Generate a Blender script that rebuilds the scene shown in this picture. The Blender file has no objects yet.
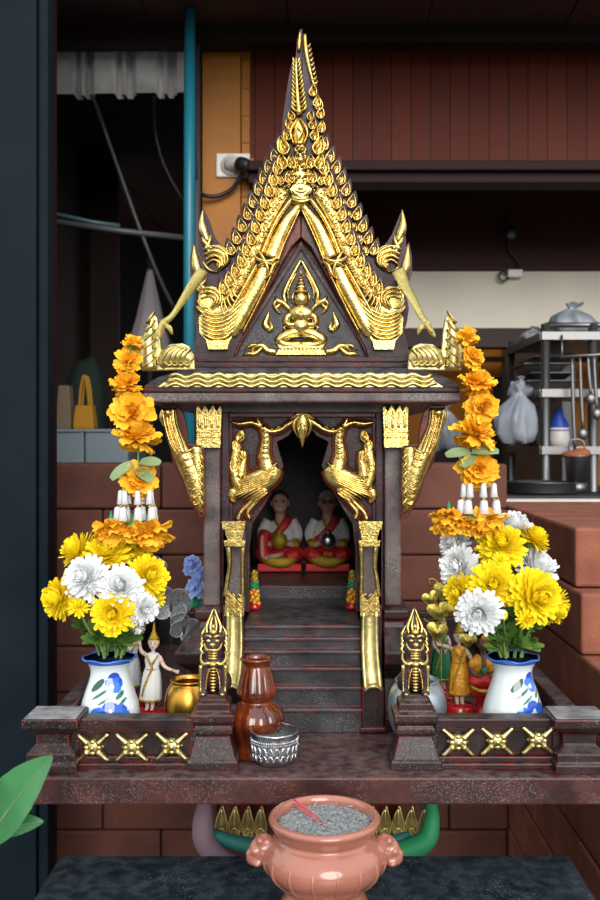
import bpy, bmesh, math, random
from mathutils import Vector, Matrix
from math import sin, cos, pi, radians as R

C = bpy.context.scene.collection
SC = bpy.context.scene

# ------------------------------------------------------------------ camera, sky, light, exposure
K = 1.25            # metres of depth per depth unit; eye height:
ZC = 1.40
def P(px, py, d):
    return Vector(((px-314)*d/750.0, K*d, ZC+(442-py)*d/750.0))
def PZ(py, d): return ZC+(442-py)*d/750.0
def PX(px, d): return (px-314)*d/750.0

cam_d = bpy.data.cameras.new('camera'); cam = bpy.data.objects.new('camera', cam_d); C.objects.link(cam)
cam.location = (0, 0, ZC); cam.rotation_euler = (R(90), 0, 0)
cam_d.sensor_fit = 'VERTICAL'; cam_d.sensor_height = 36; cam_d.sensor_width = 24
cam_d.lens = 36*(750*K)/900.0
cam_d.shift_x = -14/900.0; cam_d.shift_y = -8/900.0
cam_d.dof.use_dof = True; cam_d.dof.focus_distance = 1.45; cam_d.dof.aperture_fstop = 7.0
cam_d.clip_start = 0.05
SC.camera = cam

W = bpy.data.worlds.new('sky'); SC.world = W; W.use_nodes = True
nt = W.node_tree; nt.nodes.clear()
wo = nt.nodes.new('ShaderNodeOutputWorld'); bg = nt.nodes.new('ShaderNodeBackground')
tc = nt.nodes.new('ShaderNodeTexCoord'); sx = nt.nodes.new('ShaderNodeSeparateXYZ'); cr = nt.nodes.new('ShaderNodeValToRGB')
mr = nt.nodes.new('ShaderNodeMapRange')
nt.links.new(tc.outputs['Generated'], sx.inputs[0]); nt.links.new(sx.outputs['Z'], mr.inputs['Value'])
mr.inputs['From Min'].default_value = -1; mr.inputs['From Max'].default_value = 1
nt.links.new(mr.outputs[0], cr.inputs[0])
e = cr.color_ramp.elements
e[0].position = 0.0; e[0].color = (.10, .10, .10, 1)
e[1].position = 0.48; e[1].color = (.16, .17, .18, 1)
for p, c in ((.53, (.75, .78, .80, 1)), (.60, (.95, .98, 1.0, 1)), (.80, (1.22, 1.27, 1.34, 1)), (1.0, (1.1, 1.2, 1.36, 1))):
    n = e.new(p); n.color = c
nt.links.new(cr.outputs[0], bg.inputs[0]); bg.inputs[1].default_value = 1.0
nt.links.new(bg.outputs[0], wo.inputs[0])

sun_d = bpy.data.lights.new('sun', 'SUN'); sun = bpy.data.objects.new('sun', sun_d); C.objects.link(sun)
sun_d.energy = 2.3; sun_d.angle = R(38); sun_d.color = (1, .95, .88)
sun.rotation_euler = (R(69), 0, R(12))

SC.view_settings.view_transform = 'Standard'; SC.view_settings.look = 'None'
SC.view_settings.exposure = 0.28; SC.view_settings.gamma = 1.0; SC.view_settings.use_curve_mapping = False

# ------------------------------------------------------------------ materials
def mat(name, col, rough=.6, metal=0, col2=None, nscale=30, bump=0, bscale=80, coat=0, trans=0, alpha=1, spec=.5, contrast=(.35, .65), sheen=0, vcol=False):
    m = bpy.data.materials.new(name); m.use_nodes = True
    N = m.node_tree; b = N.nodes['Principled BSDF']
    b.inputs['Base Color'].default_value = (*col, 1); b.inputs['Roughness'].default_value = rough
    b.inputs['Metallic'].default_value = metal; b.inputs['Coat Weight'].default_value = coat
    b.inputs['Transmission Weight'].default_value = trans; b.inputs['Alpha'].default_value = alpha
    b.inputs['Specular IOR Level'].default_value = spec
    t = N.nodes.new('ShaderNodeTexCoord')
    if col2 is not None:
        n = N.nodes.new('ShaderNodeTexNoise'); n.inputs['Scale'].default_value = nscale; n.inputs['Detail'].default_value = 6
        N.links.new(t.outputs['Object'], n.inputs['Vector'])
        r = N.nodes.new('ShaderNodeValToRGB'); r.color_ramp.elements[0].position = contrast[0]; r.color_ramp.elements[1].position = contrast[1]
        r.color_ramp.elements[0].color = (*col, 1); r.color_ramp.elements[1].color = (*col2, 1)
        N.links.new(n.outputs['Fac'], r.inputs[0]); N.links.new(r.outputs[0], b.inputs['Base Color'])
    if vcol:
        a = N.nodes.new('ShaderNodeVertexColor'); a.layer_name = 'Col'; N.links.new(a.outputs[0], b.inputs['Base Color'])
    if bump:
        n2 = N.nodes.new('ShaderNodeTexNoise'); n2.inputs['Scale'].default_value = bscale; n2.inputs['Detail'].default_value = 5
        N.links.new(t.outputs['Object'], n2.inputs['Vector'])
        bp = N.nodes.new('ShaderNodeBump'); bp.inputs['Strength'].default_value = bump; bp.inputs['Distance'].default_value = .002
        N.links.new(n2.outputs['Fac'], bp.inputs['Height']); N.links.new(bp.outputs[0], b.inputs['Normal'])
    return m

def lacquer(name, dark, mid, red, dust, rough=.38, edge=.0025, dustamt=.62, spec=.3, upd=.16):
    """dark lacquered casting: speckled body, worn red paint along the arrises, settled dust on ledges"""
    m = bpy.data.materials.new(name); m.use_nodes = True
    N = m.node_tree; L = N.links; b = N.nodes['Principled BSDF']
    t = N.nodes.new('ShaderNodeTexCoord')
    def noise(s, d=6):
        n = N.nodes.new('ShaderNodeTexNoise'); n.inputs['Scale'].default_value = s; n.inputs['Detail'].default_value = d
        L.new(t.outputs['Object'], n.inputs['Vector']); return n
    def ramp(src, a, bb, c0=(0, 0, 0, 1), c1=(1, 1, 1, 1)):
        r = N.nodes.new('ShaderNodeValToRGB'); r.color_ramp.elements[0].position = a; r.color_ramp.elements[1].position = bb
        r.color_ramp.elements[0].color = c0; r.color_ramp.elements[1].color = c1
        L.new(src, r.inputs[0]); return r
    def mix(f, a, bb):
        x = N.nodes.new('ShaderNodeMix'); x.data_type = 'RGBA'
        L.new(f, x.inputs[0])
        for s, q in ((a, 6), (bb, 7)):
            if isinstance(s, tuple): x.inputs[q].default_value = (*s, 1)
            else: L.new(s, x.inputs[q])
        return x.outputs[2]
    def mul(a, bb):
        x = N.nodes.new('ShaderNodeMath'); x.operation = 'MULTIPLY'
        L.new(a, x.inputs[0])
        if isinstance(bb, float): x.inputs[1].default_value = bb
        else: L.new(bb, x.inputs[1])
        return x.outputs[0]
    base = ramp(noise(22).outputs['Fac'], .35, .65, (*dark, 1), (*mid, 1)).outputs[0]
    sp = ramp(noise(650, 3).outputs['Fac'], dustamt-.06, dustamt+.10).outputs[0]
    sp2 = ramp(noise(14).outputs['Fac'], .42, .62).outputs[0]
    c = mix(mul(mul(sp, sp2), .55), base, dust)
    g = N.nodes.new('ShaderNodeNewGeometry'); s = N.nodes.new('ShaderNodeSeparateXYZ'); L.new(g.outputs['True Normal'], s.inputs[0])
    up = ramp(s.outputs['Z'], .35, .95).outputs[0]
    upn = ramp(noise(60).outputs['Fac'], .40, .62).outputs[0]
    c = mix(mul(mul(up, upn), upd), c, dust)
    bv = N.nodes.new('ShaderNodeBevel'); bv.samples = 4; bv.inputs['Radius'].default_value = edge
    dt = N.nodes.new('ShaderNodeVectorMath'); dt.operation = 'DOT_PRODUCT'
    L.new(bv.outputs[0], dt.inputs[0]); L.new(g.outputs['Normal'], dt.inputs[1])
    ed = ramp(dt.outputs['Value'], .90, .99, (1, 1, 1, 1), (0, 0, 0, 1)).outputs[0]
    en = ramp(noise(35).outputs['Fac'], .36, .56).outputs[0]
    c = mix(mul(ed, ramp(noise(35).outputs['Fac'], .40, .60).outputs[0]), c, red)
    L.new(c, b.inputs['Base Color'])
    b.inputs['Roughness'].default_value = rough; b.inputs['Specular IOR Level'].default_value = spec
    bp = N.nodes.new('ShaderNodeBump'); bp.inputs['Strength'].default_value = .35; bp.inputs['Distance'].default_value = .0012
    L.new(noise(150).outputs['Fac'], bp.inputs['Height']); L.new(bp.outputs[0], b.inputs['Normal'])
    return m

M = {}
M['lac'] = lacquer('dark_lacquer', (.010, .006, .007), (.032, .014, .014), (.34, .022, .016), (.34, .30, .28))
M['lacdust'] = lacquer('dusty_lacquer', (.045, .034, .034), (.13, .10, .098), (.34, .022, .018), (.40, .36, .34), dustamt=.52)
M['lacblue'] = lacquer('grey_lacquer', (.015, .014, .017), (.045, .042, .048), (.32, .022, .018), (.34, .34, .35), dustamt=.58)
M['purple'] = lacquer('purple_lacquer', (.016, .008, .012), (.050, .026, .036), (.32, .02, .02), (.32, .27, .28), edge=.0015, spec=.25)
M['redwood'] = lacquer('red_lacquer', (.045, .010, .006), (.15, .022, .012), (.30, .03, .02), (.3, .2, .2), rough=.28, dustamt=.75)
M['ledge'] = lacquer('ledge_paint', (.030, .011, .010), (.080, .025, .020), (.16, .05, .045), (.36, .32, .33), rough=.42, dustamt=.60)
M['gold'] = mat('gold_leaf', (.78, .60, .21), .25, 1.0, (.50, .35, .10), 110, .28, 300)
M['palegold'] = mat('pale_gold_paint', (.78, .66, .30), .34, 1.0, (.50, .42, .17), 60, .25, 200)
M['goldpot'] = mat('gold_pot', (.72, .38, .06), .30, 1.0, (.62, .32, .05), 20)
M['silver'] = mat('silver_pot', (.52, .58, .64), .42, .85)
M['alu'] = mat('pressed_aluminium', (.78, .80, .83), .28, 1.0, (.5, .52, .55), 120, .5, 160)
M['steel'] = mat('steel', (.23, .23, .23), .45, 1.0)
M['brick'] = mat('terracotta', (.15, .052, .034), .85, 0, (.10, .034, .024), 9, .6, 130)  # back wall blocks: their shade is put into this darker colour
M['brick2'] = mat('terracotta_lit', (.32, .110, .060), .85, 0, (.22, .070, .040), 14, .6, 130)  # lit copy of the block colour, for the right wall
M['yellow'] = mat('yellow_petal', (.95, .80, .02), .6, spec=.15, col2=(.95, .70, .015), nscale=50)
M['white'] = mat('white_petal', (.84, .86, .86), .6, spec=.2)
M['orange'] = mat('orange_silk', (.95, .46, .018), .7, spec=.15, col2=(.97, .60, .05), nscale=45)
M['green'] = mat('green_leaf', (.07, .17, .025), .5, col2=(.12, .25, .045), nscale=40)
M['paleleaf'] = mat('pale_leaf', (.16, .24, .10), .6, col2=(.24, .32, .15), nscale=40)
M['stemg'] = mat('stem_green', (.17, .30, .07), .5)
M['bigleaf'] = mat('plant_leaf', (.025, .13, .045), .35, col2=(.05, .21, .07), nscale=18)
M['ceramic'] = mat('painted_ceramic', (.8, .85, .86), .08, coat=.6, vcol=True)
M['brown'] = mat('brown_glaze', (.055, .007, .002), .08, coat=.8, col2=(.19, .033, .004), nscale=28)
M['pink'] = mat('pink_glaze', (.40, .15, .10), .18, coat=.6, col2=(.32, .115, .075), nscale=14)
M['capdust'] = mat('weathered_cap', (.30, .30, .30), .8, 0, (.13, .12, .12), 40, .5, 120)
M['ash'] = mat('ash', (.16, .165, .165), .95, 0, (.40, .41, .41), 260, 1, 300)
M['tabletop'] = lacquer('black_table', (.006, .010, .014), (.016, .024, .030), (.03, .02, .02), (.30, .36, .40), rough=.2, dustamt=.66, upd=.06)
M['skin'] = mat('painted_skin', (.60, .35, .27), .45)
M['paleskin'] = mat('pale_skin', (.72, .56, .48), .35)
M['hairgrey'] = mat('grey_hair', (.60, .60, .60), .6)
M['black'] = mat('black_paint', (.010, .010, .012), .5)
M['cloth'] = mat('white_cloth', (.66, .68, .68), .5)
M['redglit'] = mat('red_glitter', (.50, .012, .018), .35, .3, (.75, .06, .05), 700, .6, 700)
M['goldglit'] = mat('gold_glitter', (.62, .40, .04), .35, .6, (.35, .25, .02), 600, .8, 600)
M['orangeglit'] = mat('orange_glitter', (.72, .27, .012), .30, .2, (.82, .42, .05), 120, .5, 200)
M['redp'] = mat('red_paint', (.50, .010, .012), .25, coat=.5)
M['greenp'] = mat('green_paint', (.02, .22, .09), .35)
M['lip'] = mat('lip_red', (.5, .03, .03), .4)
M['bead'] = mat('white_beads', (.80, .82, .84), .2, trans=.25)
M['goldfoil'] = mat('gold_foil', (.88, .76, .20), .30, 1.0, (.66, .52, .08), 200, .4, 300)
M['ribbon'] = mat('gold_ribbon', (.62, .52, .17), .40, .5, (.44, .36, .10), 260, .8, 500, alpha=.88)
M['blueflower'] = mat('blue_silk', (.33, .45, .78), .6)
M['wing'] = mat('glitter_net', (.38, .41, .43), .4, .5, (.16, .17, .18), 300, alpha=.62)
M['wire'] = mat('dark_wire', (.03, .03, .035), .5)
M['incense'] = mat('incense_red', (.55, .05, .06), .6)
M['post'] = mat('black_steel_post', (.006, .012, .016), .55, 0, (.009, .016, .022), 8, spec=.06)
M['darkred'] = mat('dark_frame', (.020, .009, .008), .6, spec=.15)
M['ceil'] = mat('ceiling_boards', (.040, .018, .015), .6, 0, (.060, .028, .022), 3)
M['teal'] = mat('teal_pipe', (.015, .19, .27), .35)
M['mustard'] = mat('mustard_paint', (.42, .150, .0), .55, 0, (.31, .105, .0), 5)
M['cream'] = mat('cream_wall', (.68, .64, .54), .7, 0, (.62, .58, .49), 4)
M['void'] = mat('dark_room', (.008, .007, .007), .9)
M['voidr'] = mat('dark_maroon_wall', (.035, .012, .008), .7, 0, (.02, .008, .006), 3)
M['plastic'] = mat('outlet_plastic', (.72, .70, .66), .4)
M['corr'] = mat('galvanised', (.95, .95, .93), .7, 0, (.55, .55, .56), 10, .5, 60)
M['rod'] = mat('grey_rod', (.08, .08, .09), .5, .2)
M['plumlav'] = mat('lavender_cloth', (.20, .13, .17), .7)
M['greencloth'] = mat('green_cloth', (.015, .24, .09), .6)
M['tealcloth'] = mat('teal_cloth', (.02, .18, .16), .6)
M['bag'] = mat('plastic_bag', (.22, .25, .30), .35, trans=.2, col2=(.36, .39, .44), nscale=12)
M['whitewall'] = mat('white_counter', (.75, .75, .73), .5)
M['greybox'] = mat('pale_grey_box', (.24, .30, .34), .6)
M['tan'] = mat('tan_cloth', (.22, .16, .11), .8)
M['ybag'] = mat('mustard_bag', (.50, .24, .01), .7)
M['ground'] = mat('paving', (.16, .15, .14), .85, 0, (.22, .21, .20), 3)
M['brownp'] = mat('brown_towel', (.30, .09, .035), .9)
M['bluep'] = mat('blue_plastic', (.02, .08, .5), .4)
M['parasol'] = mat('white_parasol', (.92, .85, .92), .7)

M['inner'] = mat('dusty_inner_wood', (.22, .155, .135), .75, 0, (.34, .27, .25), 45, .3, 90, spec=.2)
def planks(name, c1, c2, axis, width, rough=.5):
    m = bpy.data.materials.new(name); m.use_nodes = True
    N = m.node_tree; L = N.links; b = N.nodes['Principled BSDF']; b.inputs['Roughness'].default_value = rough; b.inputs['Specular IOR Level'].default_value = .12
    t = N.nodes.new('ShaderNodeTexCoord'); s = N.nodes.new('ShaderNodeSeparateXYZ'); L.new(t.outputs['Object'], s.inputs[0])
    a = N.nodes.new('ShaderNodeMath'); a.operation = 'DIVIDE'; L.new(s.outputs[axis], a.inputs[0]); a.inputs[1].default_value = width
    fr = N.nodes.new('ShaderNodeMath'); fr.operation = 'FRACT'; L.new(a.outputs[0], fr.inputs[0])
    fl = N.nodes.new('ShaderNodeMath'); fl.operation = 'FLOOR'; L.new(a.outputs[0], fl.inputs[0])
    wn = N.nodes.new('ShaderNodeTexWhiteNoise'); wn.noise_dimensions = '1D'; L.new(fl.outputs[0], wn.inputs['W'])
    n = N.nodes.new('ShaderNodeTexNoise'); n.inputs['Scale'].default_value = 5; n.inputs['Detail'].default_value = 5; L.new(t.outputs['Object'], n.inputs['Vector'])
    ad = N.nodes.new('ShaderNodeMath'); ad.operation = 'MULTIPLY_ADD'; L.new(wn.outputs['Value'], ad.inputs[0]); ad.inputs[1].default_value = .5; 
    hh = N.nodes.new('ShaderNodeMath'); hh.operation = 'MULTIPLY'; L.new(n.outputs['Fac'], hh.inputs[0]); hh.inputs[1].default_value = .6
    L.new(hh.outputs[0], ad.inputs[2])
    x = N.nodes.new('ShaderNodeMix'); x.data_type = 'RGBA'; x.inputs[6].default_value = (*c1, 1); x.inputs[7].default_value = (*c2, 1); L.new(ad.outputs[0], x.inputs[0])
    g = N.nodes.new('ShaderNodeMath'); g.operation = 'GREATER_THAN'; L.new(fr.outputs[0], g.inputs[0]); g.inputs[1].default_value = .95
    y = N.nodes.new('ShaderNodeMix'); y.data_type = 'RGBA'; L.new(g.outputs[0], y.inputs[0]); L.new(x.outputs[2], y.inputs[6]); y.inputs[7].default_value = (.010, .004, .004, 1)
    L.new(y.outputs[2], b.inputs['Base Color'])
    return m
M['plank'] = planks('red_planks', (.15, .030, .015), (.095, .02, .011), 'X', .0624)
M['hplank'] = planks('dark_planks', (.055, .019, .015), (.04, .014, .012), 'Z', .065)

# ------------------------------------------------------------------ mesh builder
def catmull(pts, n=5):
    if len(pts) < 3: 
        a, b = pts
        return [tuple(a[k]+(b[k]-a[k])*i/n for k in range(len(a))) for i in range(n+1)]
    out = []
    q = [pts[0]]+list(pts)+[pts[-1]]
    for i in range(1, len(q)-2):
        for j in range(n):
            t = j/n
            out.append(tuple(.5*((2*b)+(-a+c)*t+(2*a-5*b+4*c-d)*t*t+(-a+3*b-3*c+d)*t**3) for a, b, c, d in zip(q[i-1], q[i], q[i+1], q[i+2])))
    out.append(tuple(pts[-1]))
    return out

class MB:
    def __init__(s): s.v = []; s.f = []; s.mi = []; s.sm = []; s.col = {}
    def add(s, vs, fs, mi=0, sm=True):
        o = len(s.v); s.v += [Vector(v) for v in vs]
        s.f += [tuple(i+o for i in f) for f in fs]; s.mi += [mi]*len(fs); s.sm += [sm]*len(fs); return o
    def box(s, a, b, mi=0):
        x0, y0, z0 = a; x1, y1, z1 = b
        s.add([(x0,y0,z0),(x1,y0,z0),(x1,y1,z0),(x0,y1,z0),(x0,y0,z1),(x1,y0,z1),(x1,y1,z1),(x0,y1,z1)],
              [(0,3,2,1),(4,5,6,7),(0,1,5,4),(1,2,6,5),(2,3,7,6),(3,0,4,7)], mi, False)
    def hexa(s, a, b, mi=0):  # two quads (lists of 4 points) joined
        s.add(list(a)+list(b), [(3,2,1,0),(4,5,6,7),(0,1,5,4),(1,2,6,5),(2,3,7,6),(3,0,4,7)], mi, False)
    def pbox(s, x0, x1, y0, y1, d, d1, mi=0):   # from pixel-sized extents at depth d back to depth d1
        s.box((PX(x0,d), K*d, PZ(y1,d)), (PX(x1,d), K*d1, PZ(y0,d)), mi)
    def tube(s, path, rad, n=10, mi=0, smooth=3, caps=True, flat=1.0):
        path = [tuple(p) for p in path]
        if not hasattr(rad, '__len__'): rad = [rad]*len(path)
        pr = [p+(r,) for p, r in zip(path, rad)]
        if smooth and len(path) > 2: pr = catmull(pr, smooth)
        pts = [Vector(p[:3]) for p in pr]; rs = [max(p[3], 1e-5) for p in pr]
        T = []
        for i in range(len(pts)):
            t = pts[min(i+1, len(pts)-1)]-pts[max(i-1, 0)]; T.append(t.normalized() if t.length > 1e-9 else Vector((0,0,1)))
        ref = Vector((0,1,0)) if abs(T[0].y) < .9 else Vector((1,0,0))
        u = T[0].cross(ref).normalized(); vs = []
        for i, p in enumerate(pts):
            u = (u-T[i]*u.dot(T[i])).normalized(); w = T[i].cross(u)
            for k in range(n):
                a = 2*pi*k/n; vs.append(p+(u*cos(a)+w*sin(a)*flat)*rs[i])
        fs = [(i*n+k, i*n+(k+1)%n, (i+1)*n+(k+1)%n, (i+1)*n+k) for i in range(len(pts)-1) for k in range(n)]
        if caps: fs += [tuple(range(n))[::-1], tuple((len(pts)-1)*n+k for k in range(n))]
        s.add(vs, fs, mi)
    def ell(s, c, r, rot=None, nu=16, nv=10, mi=0):
        c = Vector(c); 
        if not hasattr(r, '__len__'): r = (r, r, r)
        vs = []; fs = []
        for j in range(nv+1):
            th = pi*j/nv
            for i in range(nu):
                a = 2*pi*i/nu; v = Vector((r[0]*sin(th)*cos(a), r[1]*sin(th)*sin(a), r[2]*cos(th)))
                if rot is not None: v = rot @ v
                vs.append(c+v)
        for j in range(nv):
            for i in range(nu): fs.append((j*nu+i, (j+1)*nu+i, (j+1)*nu+(i+1)%nu, j*nu+(i+1)%nu))
        s.add(vs, fs, mi)
    def lathe(s, prof, c, n=48, flute=None, mi=0, sm=True, smooth=0, colf=None, twist=0):
        c = Vector(c)
        if smooth: prof = catmull(prof, smooth)
        vs = []
        for j, pr in enumerate(prof):
            for i in range(n):
                a = 2*pi*i/n; r = pr[0]
                if flute: r *= 1+flute[1]*(pr[2] if len(pr) > 2 else 1)*abs(sin(flute[0]*a/2))
                vs.append(c+Vector((r*cos(a), r*sin(a), pr[1])))
        fs = [(j*n+i, j*n+(i+1)%n, (j+1)*n+(i+1)%n, (j+1)*n+i) for j in range(len(prof)-1) for i in range(n)]
        if prof[0][0] > 1e-5: fs.append(tuple(range(n))[::-1])
        if prof[-1][0] > 1e-5: fs.append(tuple((len(prof)-1)*n+i for i in range(n)))
        o = s.add(vs, fs, mi, sm)
        if colf:
            for j in range(len(prof)):
                for i in range(n): s.col[o+j*n+i] = colf(2*pi*i/n, prof[j][1], j/len(prof))
    def prism(s, pts, dref, y0, y1, mi=0, mir=None):   # outline in px at dref; y0,y1 metres relative to K*dref
        q = [(2*mir-x, y) if mir is not None else (x, y) for x, y in pts]
        n = len(q); vs = []
        for yy in (y0, y1):
            for x, y in q: vs.append((PX(x,dref), K*dref+yy, PZ(y,dref)))
        s.add(vs, [tuple(range(n)), tuple(range(2*n-1, n-1, -1))]+[(i,(i+1)%n,(i+1)%n+n,i+n) for i in range(n)], mi, False)
    def stroke(s, pts, ws, dref, h, mi=0, mir=None, y0=0, n=4, grow=0, full=False, sharp=1.0):
        if not hasattr(ws, '__len__'): ws = [ws]*len(pts)
        q = catmull([(x, y, w) for (x, y), w in zip(pts, ws)], n)
        k = 6; m = 12 if full else k+1; vs = []
        wm = max(max(ws)+grow, .1)
        for i, (x, y, w) in enumerate(q):
            a, b = q[max(i-1,0)], q[min(i+1,len(q)-1)]
            tx, ty = b[0]-a[0], b[1]-a[1]; l = math.hypot(tx, ty) or 1; nx, ny = -ty/l, tx/l
            w = max(w+grow, .15); hh = h*min(1, (w/wm)**.6)
            for j in range(m):
                an = (2*pi*j/12) if full else pi*j/k
                c_, s_ = cos(an), sin(an)
                X = x+nx*w*c_; Y = y+ny*w*c_
                if mir is not None: X = 2*mir-X
                sg = abs(s_)**sharp*(1 if s_ >= 0 else -1)
                vs.append((PX(X,dref), K*dref+y0-hh*sg, PZ(Y,dref)))
        fs = [(i*m+j, i*m+(j+1)%m, (i+1)*m+(j+1)%m, (i+1)*m+j) for i in range(len(q)-1) for j in range(m)]
        fs += [tuple(range(m)), tuple((len(q)-1)*m+j for j in range(m))]
        s.add(vs, fs, mi)
    def flame(s, x, y, ang, L, w, dref, h, mir=None, y0=0, curl=.25, gold=0):
        """one carved flame leaf: raised rim, sunk field, curled core.  ang: 0 = up, + = leaning to the right"""
        def T(a, b):   # a across, b along (px)
            ca, sa = cos(ang), sin(ang)
            return (x+a*ca+b*sa, y+a*sa-b*ca)
        rim = [T(0, 0), T(-w*.85, L*.18), T(-w, L*.42), T(-w*.45, L*.75), T(w*curl, L)]
        rim2 = [T(0, 0), T(w*.85, L*.18), T(w, L*.40), T(w*.6, L*.70), T(w*curl, L)]
        t = w*.26
        s.stroke([T(0, 0), T(0, L*.35), T(0, L*.7), T(w*curl, L)], [w*.5, w*.95, w*.55, .2], dref, h*.45, mir=mir, y0=y0)
        s.stroke(rim, [t, t, t, t, t*.4], dref, h, mir=mir, y0=y0, n=3)
        s.stroke(rim2, [t, t, t, t, t*.4], dref, h, mir=mir, y0=y0, n=3)
        s.stroke([T(-w*.1, L*.12), T(w*.25, L*.3), T(0, L*.5), T(w*.05, L*.66)], [t*.6, t*1.2, t, t*.3], dref, h*1.05, mir=mir, y0=y0, n=3)
    def sloft(s, prof, x0, x1, y0, y1, mi=0, fx=(1, 1), fy=(1, 1)):  # rectangle grown by off at each z
        vs = []
        for off, z in prof:
            vs += [(x0-off*fx[0], y0-off*fy[0], z), (x1+off*fx[1], y0-off*fy[0], z), (x1+off*fx[1], y1+off*fy[1], z), (x0-off*fx[0], y1+off*fy[1], z)]
        m = len(prof)
        fs = [(j*4+i, j*4+(i+1)%4, (j+1)*4+(i+1)%4, (j+1)*4+i) for j in range(m-1) for i in range(4)]
        fs += [(3,2,1,0), tuple((m-1)*4+i for i in range(4))]
        s.add(vs, fs, mi, False)
    def build(s, name, mats, parent=None, recalc=True, bevel=0, remesh=0, loc=None):
        if not isinstance(mats, (list, tuple)): mats = [mats]
        off = Vector((0,0,0))
        if parent is not None:
            p = parent
            while p is not None: off += p.location; p = p.parent
        base = Vector(loc) if loc is not None else Vector((0,0,0))
        me = bpy.data.meshes.new(name); me.from_pydata([v-off-base for v in s.v], [], s.f)
        for m in mats: me.materials.append(M[m] if isinstance(m, str) else m)
        for p, mi, sm in zip(me.polygons, s.mi, s.sm): p.material_index = mi; p.use_smooth = sm
        if s.col:
            a = me.color_attributes.new('Col', 'FLOAT_COLOR', 'POINT')
            for i in range(len(me.vertices)): a.data[i].color = (*s.col.get(i, (.8,.85,.86)), 1)
        if recalc:
            bm = bmesh.new(); bm.from_mesh(me)
            bmesh.ops.recalc_face_normals(bm, faces=bm.faces); bm.to_mesh(me); bm.free()
        me.update()
        o = bpy.data.objects.new(name, me); C.objects.link(o); o.location = base
        if parent is not None: o.parent = parent
        if bevel:
            b = o.modifiers.new('bevel', 'BEVEL'); b.width = bevel; b.segments = 2; b.limit_method = 'ANGLE'; b.angle_limit = R(35); b.harden_normals = False
        if remesh:
            r = o.modifiers.new('remesh', 'REMESH'); r.mode = 'VOXEL'; r.voxel_size = remesh; r.use_smooth_shade = True
            sm_ = o.modifiers.new('smooth', 'SMOOTH'); sm_.iterations = 2; sm_.factor = .4
        return o

def tag(o, label=None, cat=None, group=None, kind=None):
    for k, v in (('label', label), ('category', cat), ('group', group), ('kind', kind)):
        if v: o[k] = v
    return o
def thing(name, loc, label, cat, group=None):
    o = bpy.data.objects.new(name, None); C.objects.link(o); o.location = loc; o.empty_display_size = .02
    return tag(o, label, cat, group)
def struct(name, mb, m, bevel=0): return tag(mb.build(name, m, bevel=bevel), kind='structure')
def one(name, mb, m, label, cat, loc=None, group=None, **k):
    return tag(mb.build(name, m, loc=loc, **k), label, cat, group)
def frame_of(axis):
    a = Vector(axis).normalized(); r = Vector((0,0,1)) if abs(a.z) < .9 else Vector((1,0,0))
    u = a.cross(r).normalized(); return a, u, a.cross(u)
# ------------------------------------------------------------------ the setting
rnd = random.Random(7)
def bx(name, m, x0, x1, y0, y1, z0, z1, bevel=0):
    b = MB(); b.box((x0, y0, z0), (x1, y1, z1)); return struct(name, b, m, bevel)
bx('floor', 'ground', -4, 4, -3, 8.2, -.05, 0)
CEIL = ZC+1.27
ZK = CEIL
cb = MB()
for i in range(13):
    x0 = -2.6+i*.42; cb.box((x0+.004, 2.25, CEIL+rnd.uniform(0, .006)), (x0+.42, 6.6, CEIL+.06))
cb.box((-2.6, 2.25, CEIL+.061), (2.86, 6.6, CEIL+.08))
struct('ceiling', cb, 'ceil')
bx('trim_1', 'darkred', PX(45,2.3), 2.7, K*2.28, K*2.34, PZ(45,2.3), CEIL-.001)
# brick walls of big terracotta blocks
def blocks(mb, x0, x1, y0, y1, ztop, axis, L, offs, n, ends=None):
    h = .115
    for i in range(n):
        zt = ztop-i*h; zb = max(zt-h+.003, 0)
        if zt <= .02: break
        a, b = (x0, x1) if axis == 'x' else ((ends[i] if ends else y0), y1)
        c = a-L+((offs[i % len(offs)]-a) % L) if axis == 'x' else a
        while c < b:
            s0, s1 = max(c, a), min(c+L-.003, b)
            if s1-s0 > .02:
                j = rnd.uniform(-.003, .003)
                if axis == 'x': mb.box((s0, y0+j, zb), (s1, y1, zt))
                else: mb.box((x0+j, s0, zb), (x1, s1, zt))
            c += L
w = MB(); blocks(w, -1.3, .487, K*1.88, K*1.88+.2, ZC-.055, 'x', .29, [-.383, -.529], 12)
struct('wall_back_brick', w, 'brick', .006)
w = MB(); blocks(w, .490, .80, 0, K*1.88+.2, ZC-.162, 'y', .34, [0], 12, [K*1.414, K*1.37, K*1.2, K*1.10, K*1.2]+[K*1.12, K*1.2]*3)
struct('wall_right_brick', w, 'brick2', .006)
# upper back of the shop front
bx('wall_back_planks', 'plank', PX(250,2.4), 2.7, K*2.4, K*2.4+.05, PZ(185,2.4), CEIL-.001)
b = MB(); b.pbox(248, 1100, 160, 170, 2.30, 2.36); b.pbox(248, 1100, 171, 183, 2.32, 2.39); struct('trim_2', b, 'darkred', .004)
bx('wall_back_upper', 'hplank', PX(205,2.87), 2.7, K*2.87, K*2.87+.05, PZ(272,2.87), PZ(150,2.87))
bx('wall_back_cream', 'cream', PX(205,2.85), 2.7, K*2.85, K*2.85+.08, PZ(328,2.85), PZ(271.5,2.85))
bx('trim_3', 'voidr', PX(205,2.83), 2.7, K*2.83, K*2.83+.1, PZ(347,2.83), PZ(328.5,2.83))
bx('wall_partition', 'void', PX(204,2.5), PX(404,2.5), K*2.5, K*2.5+.05, 0, PZ(330,2.5))
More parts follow.
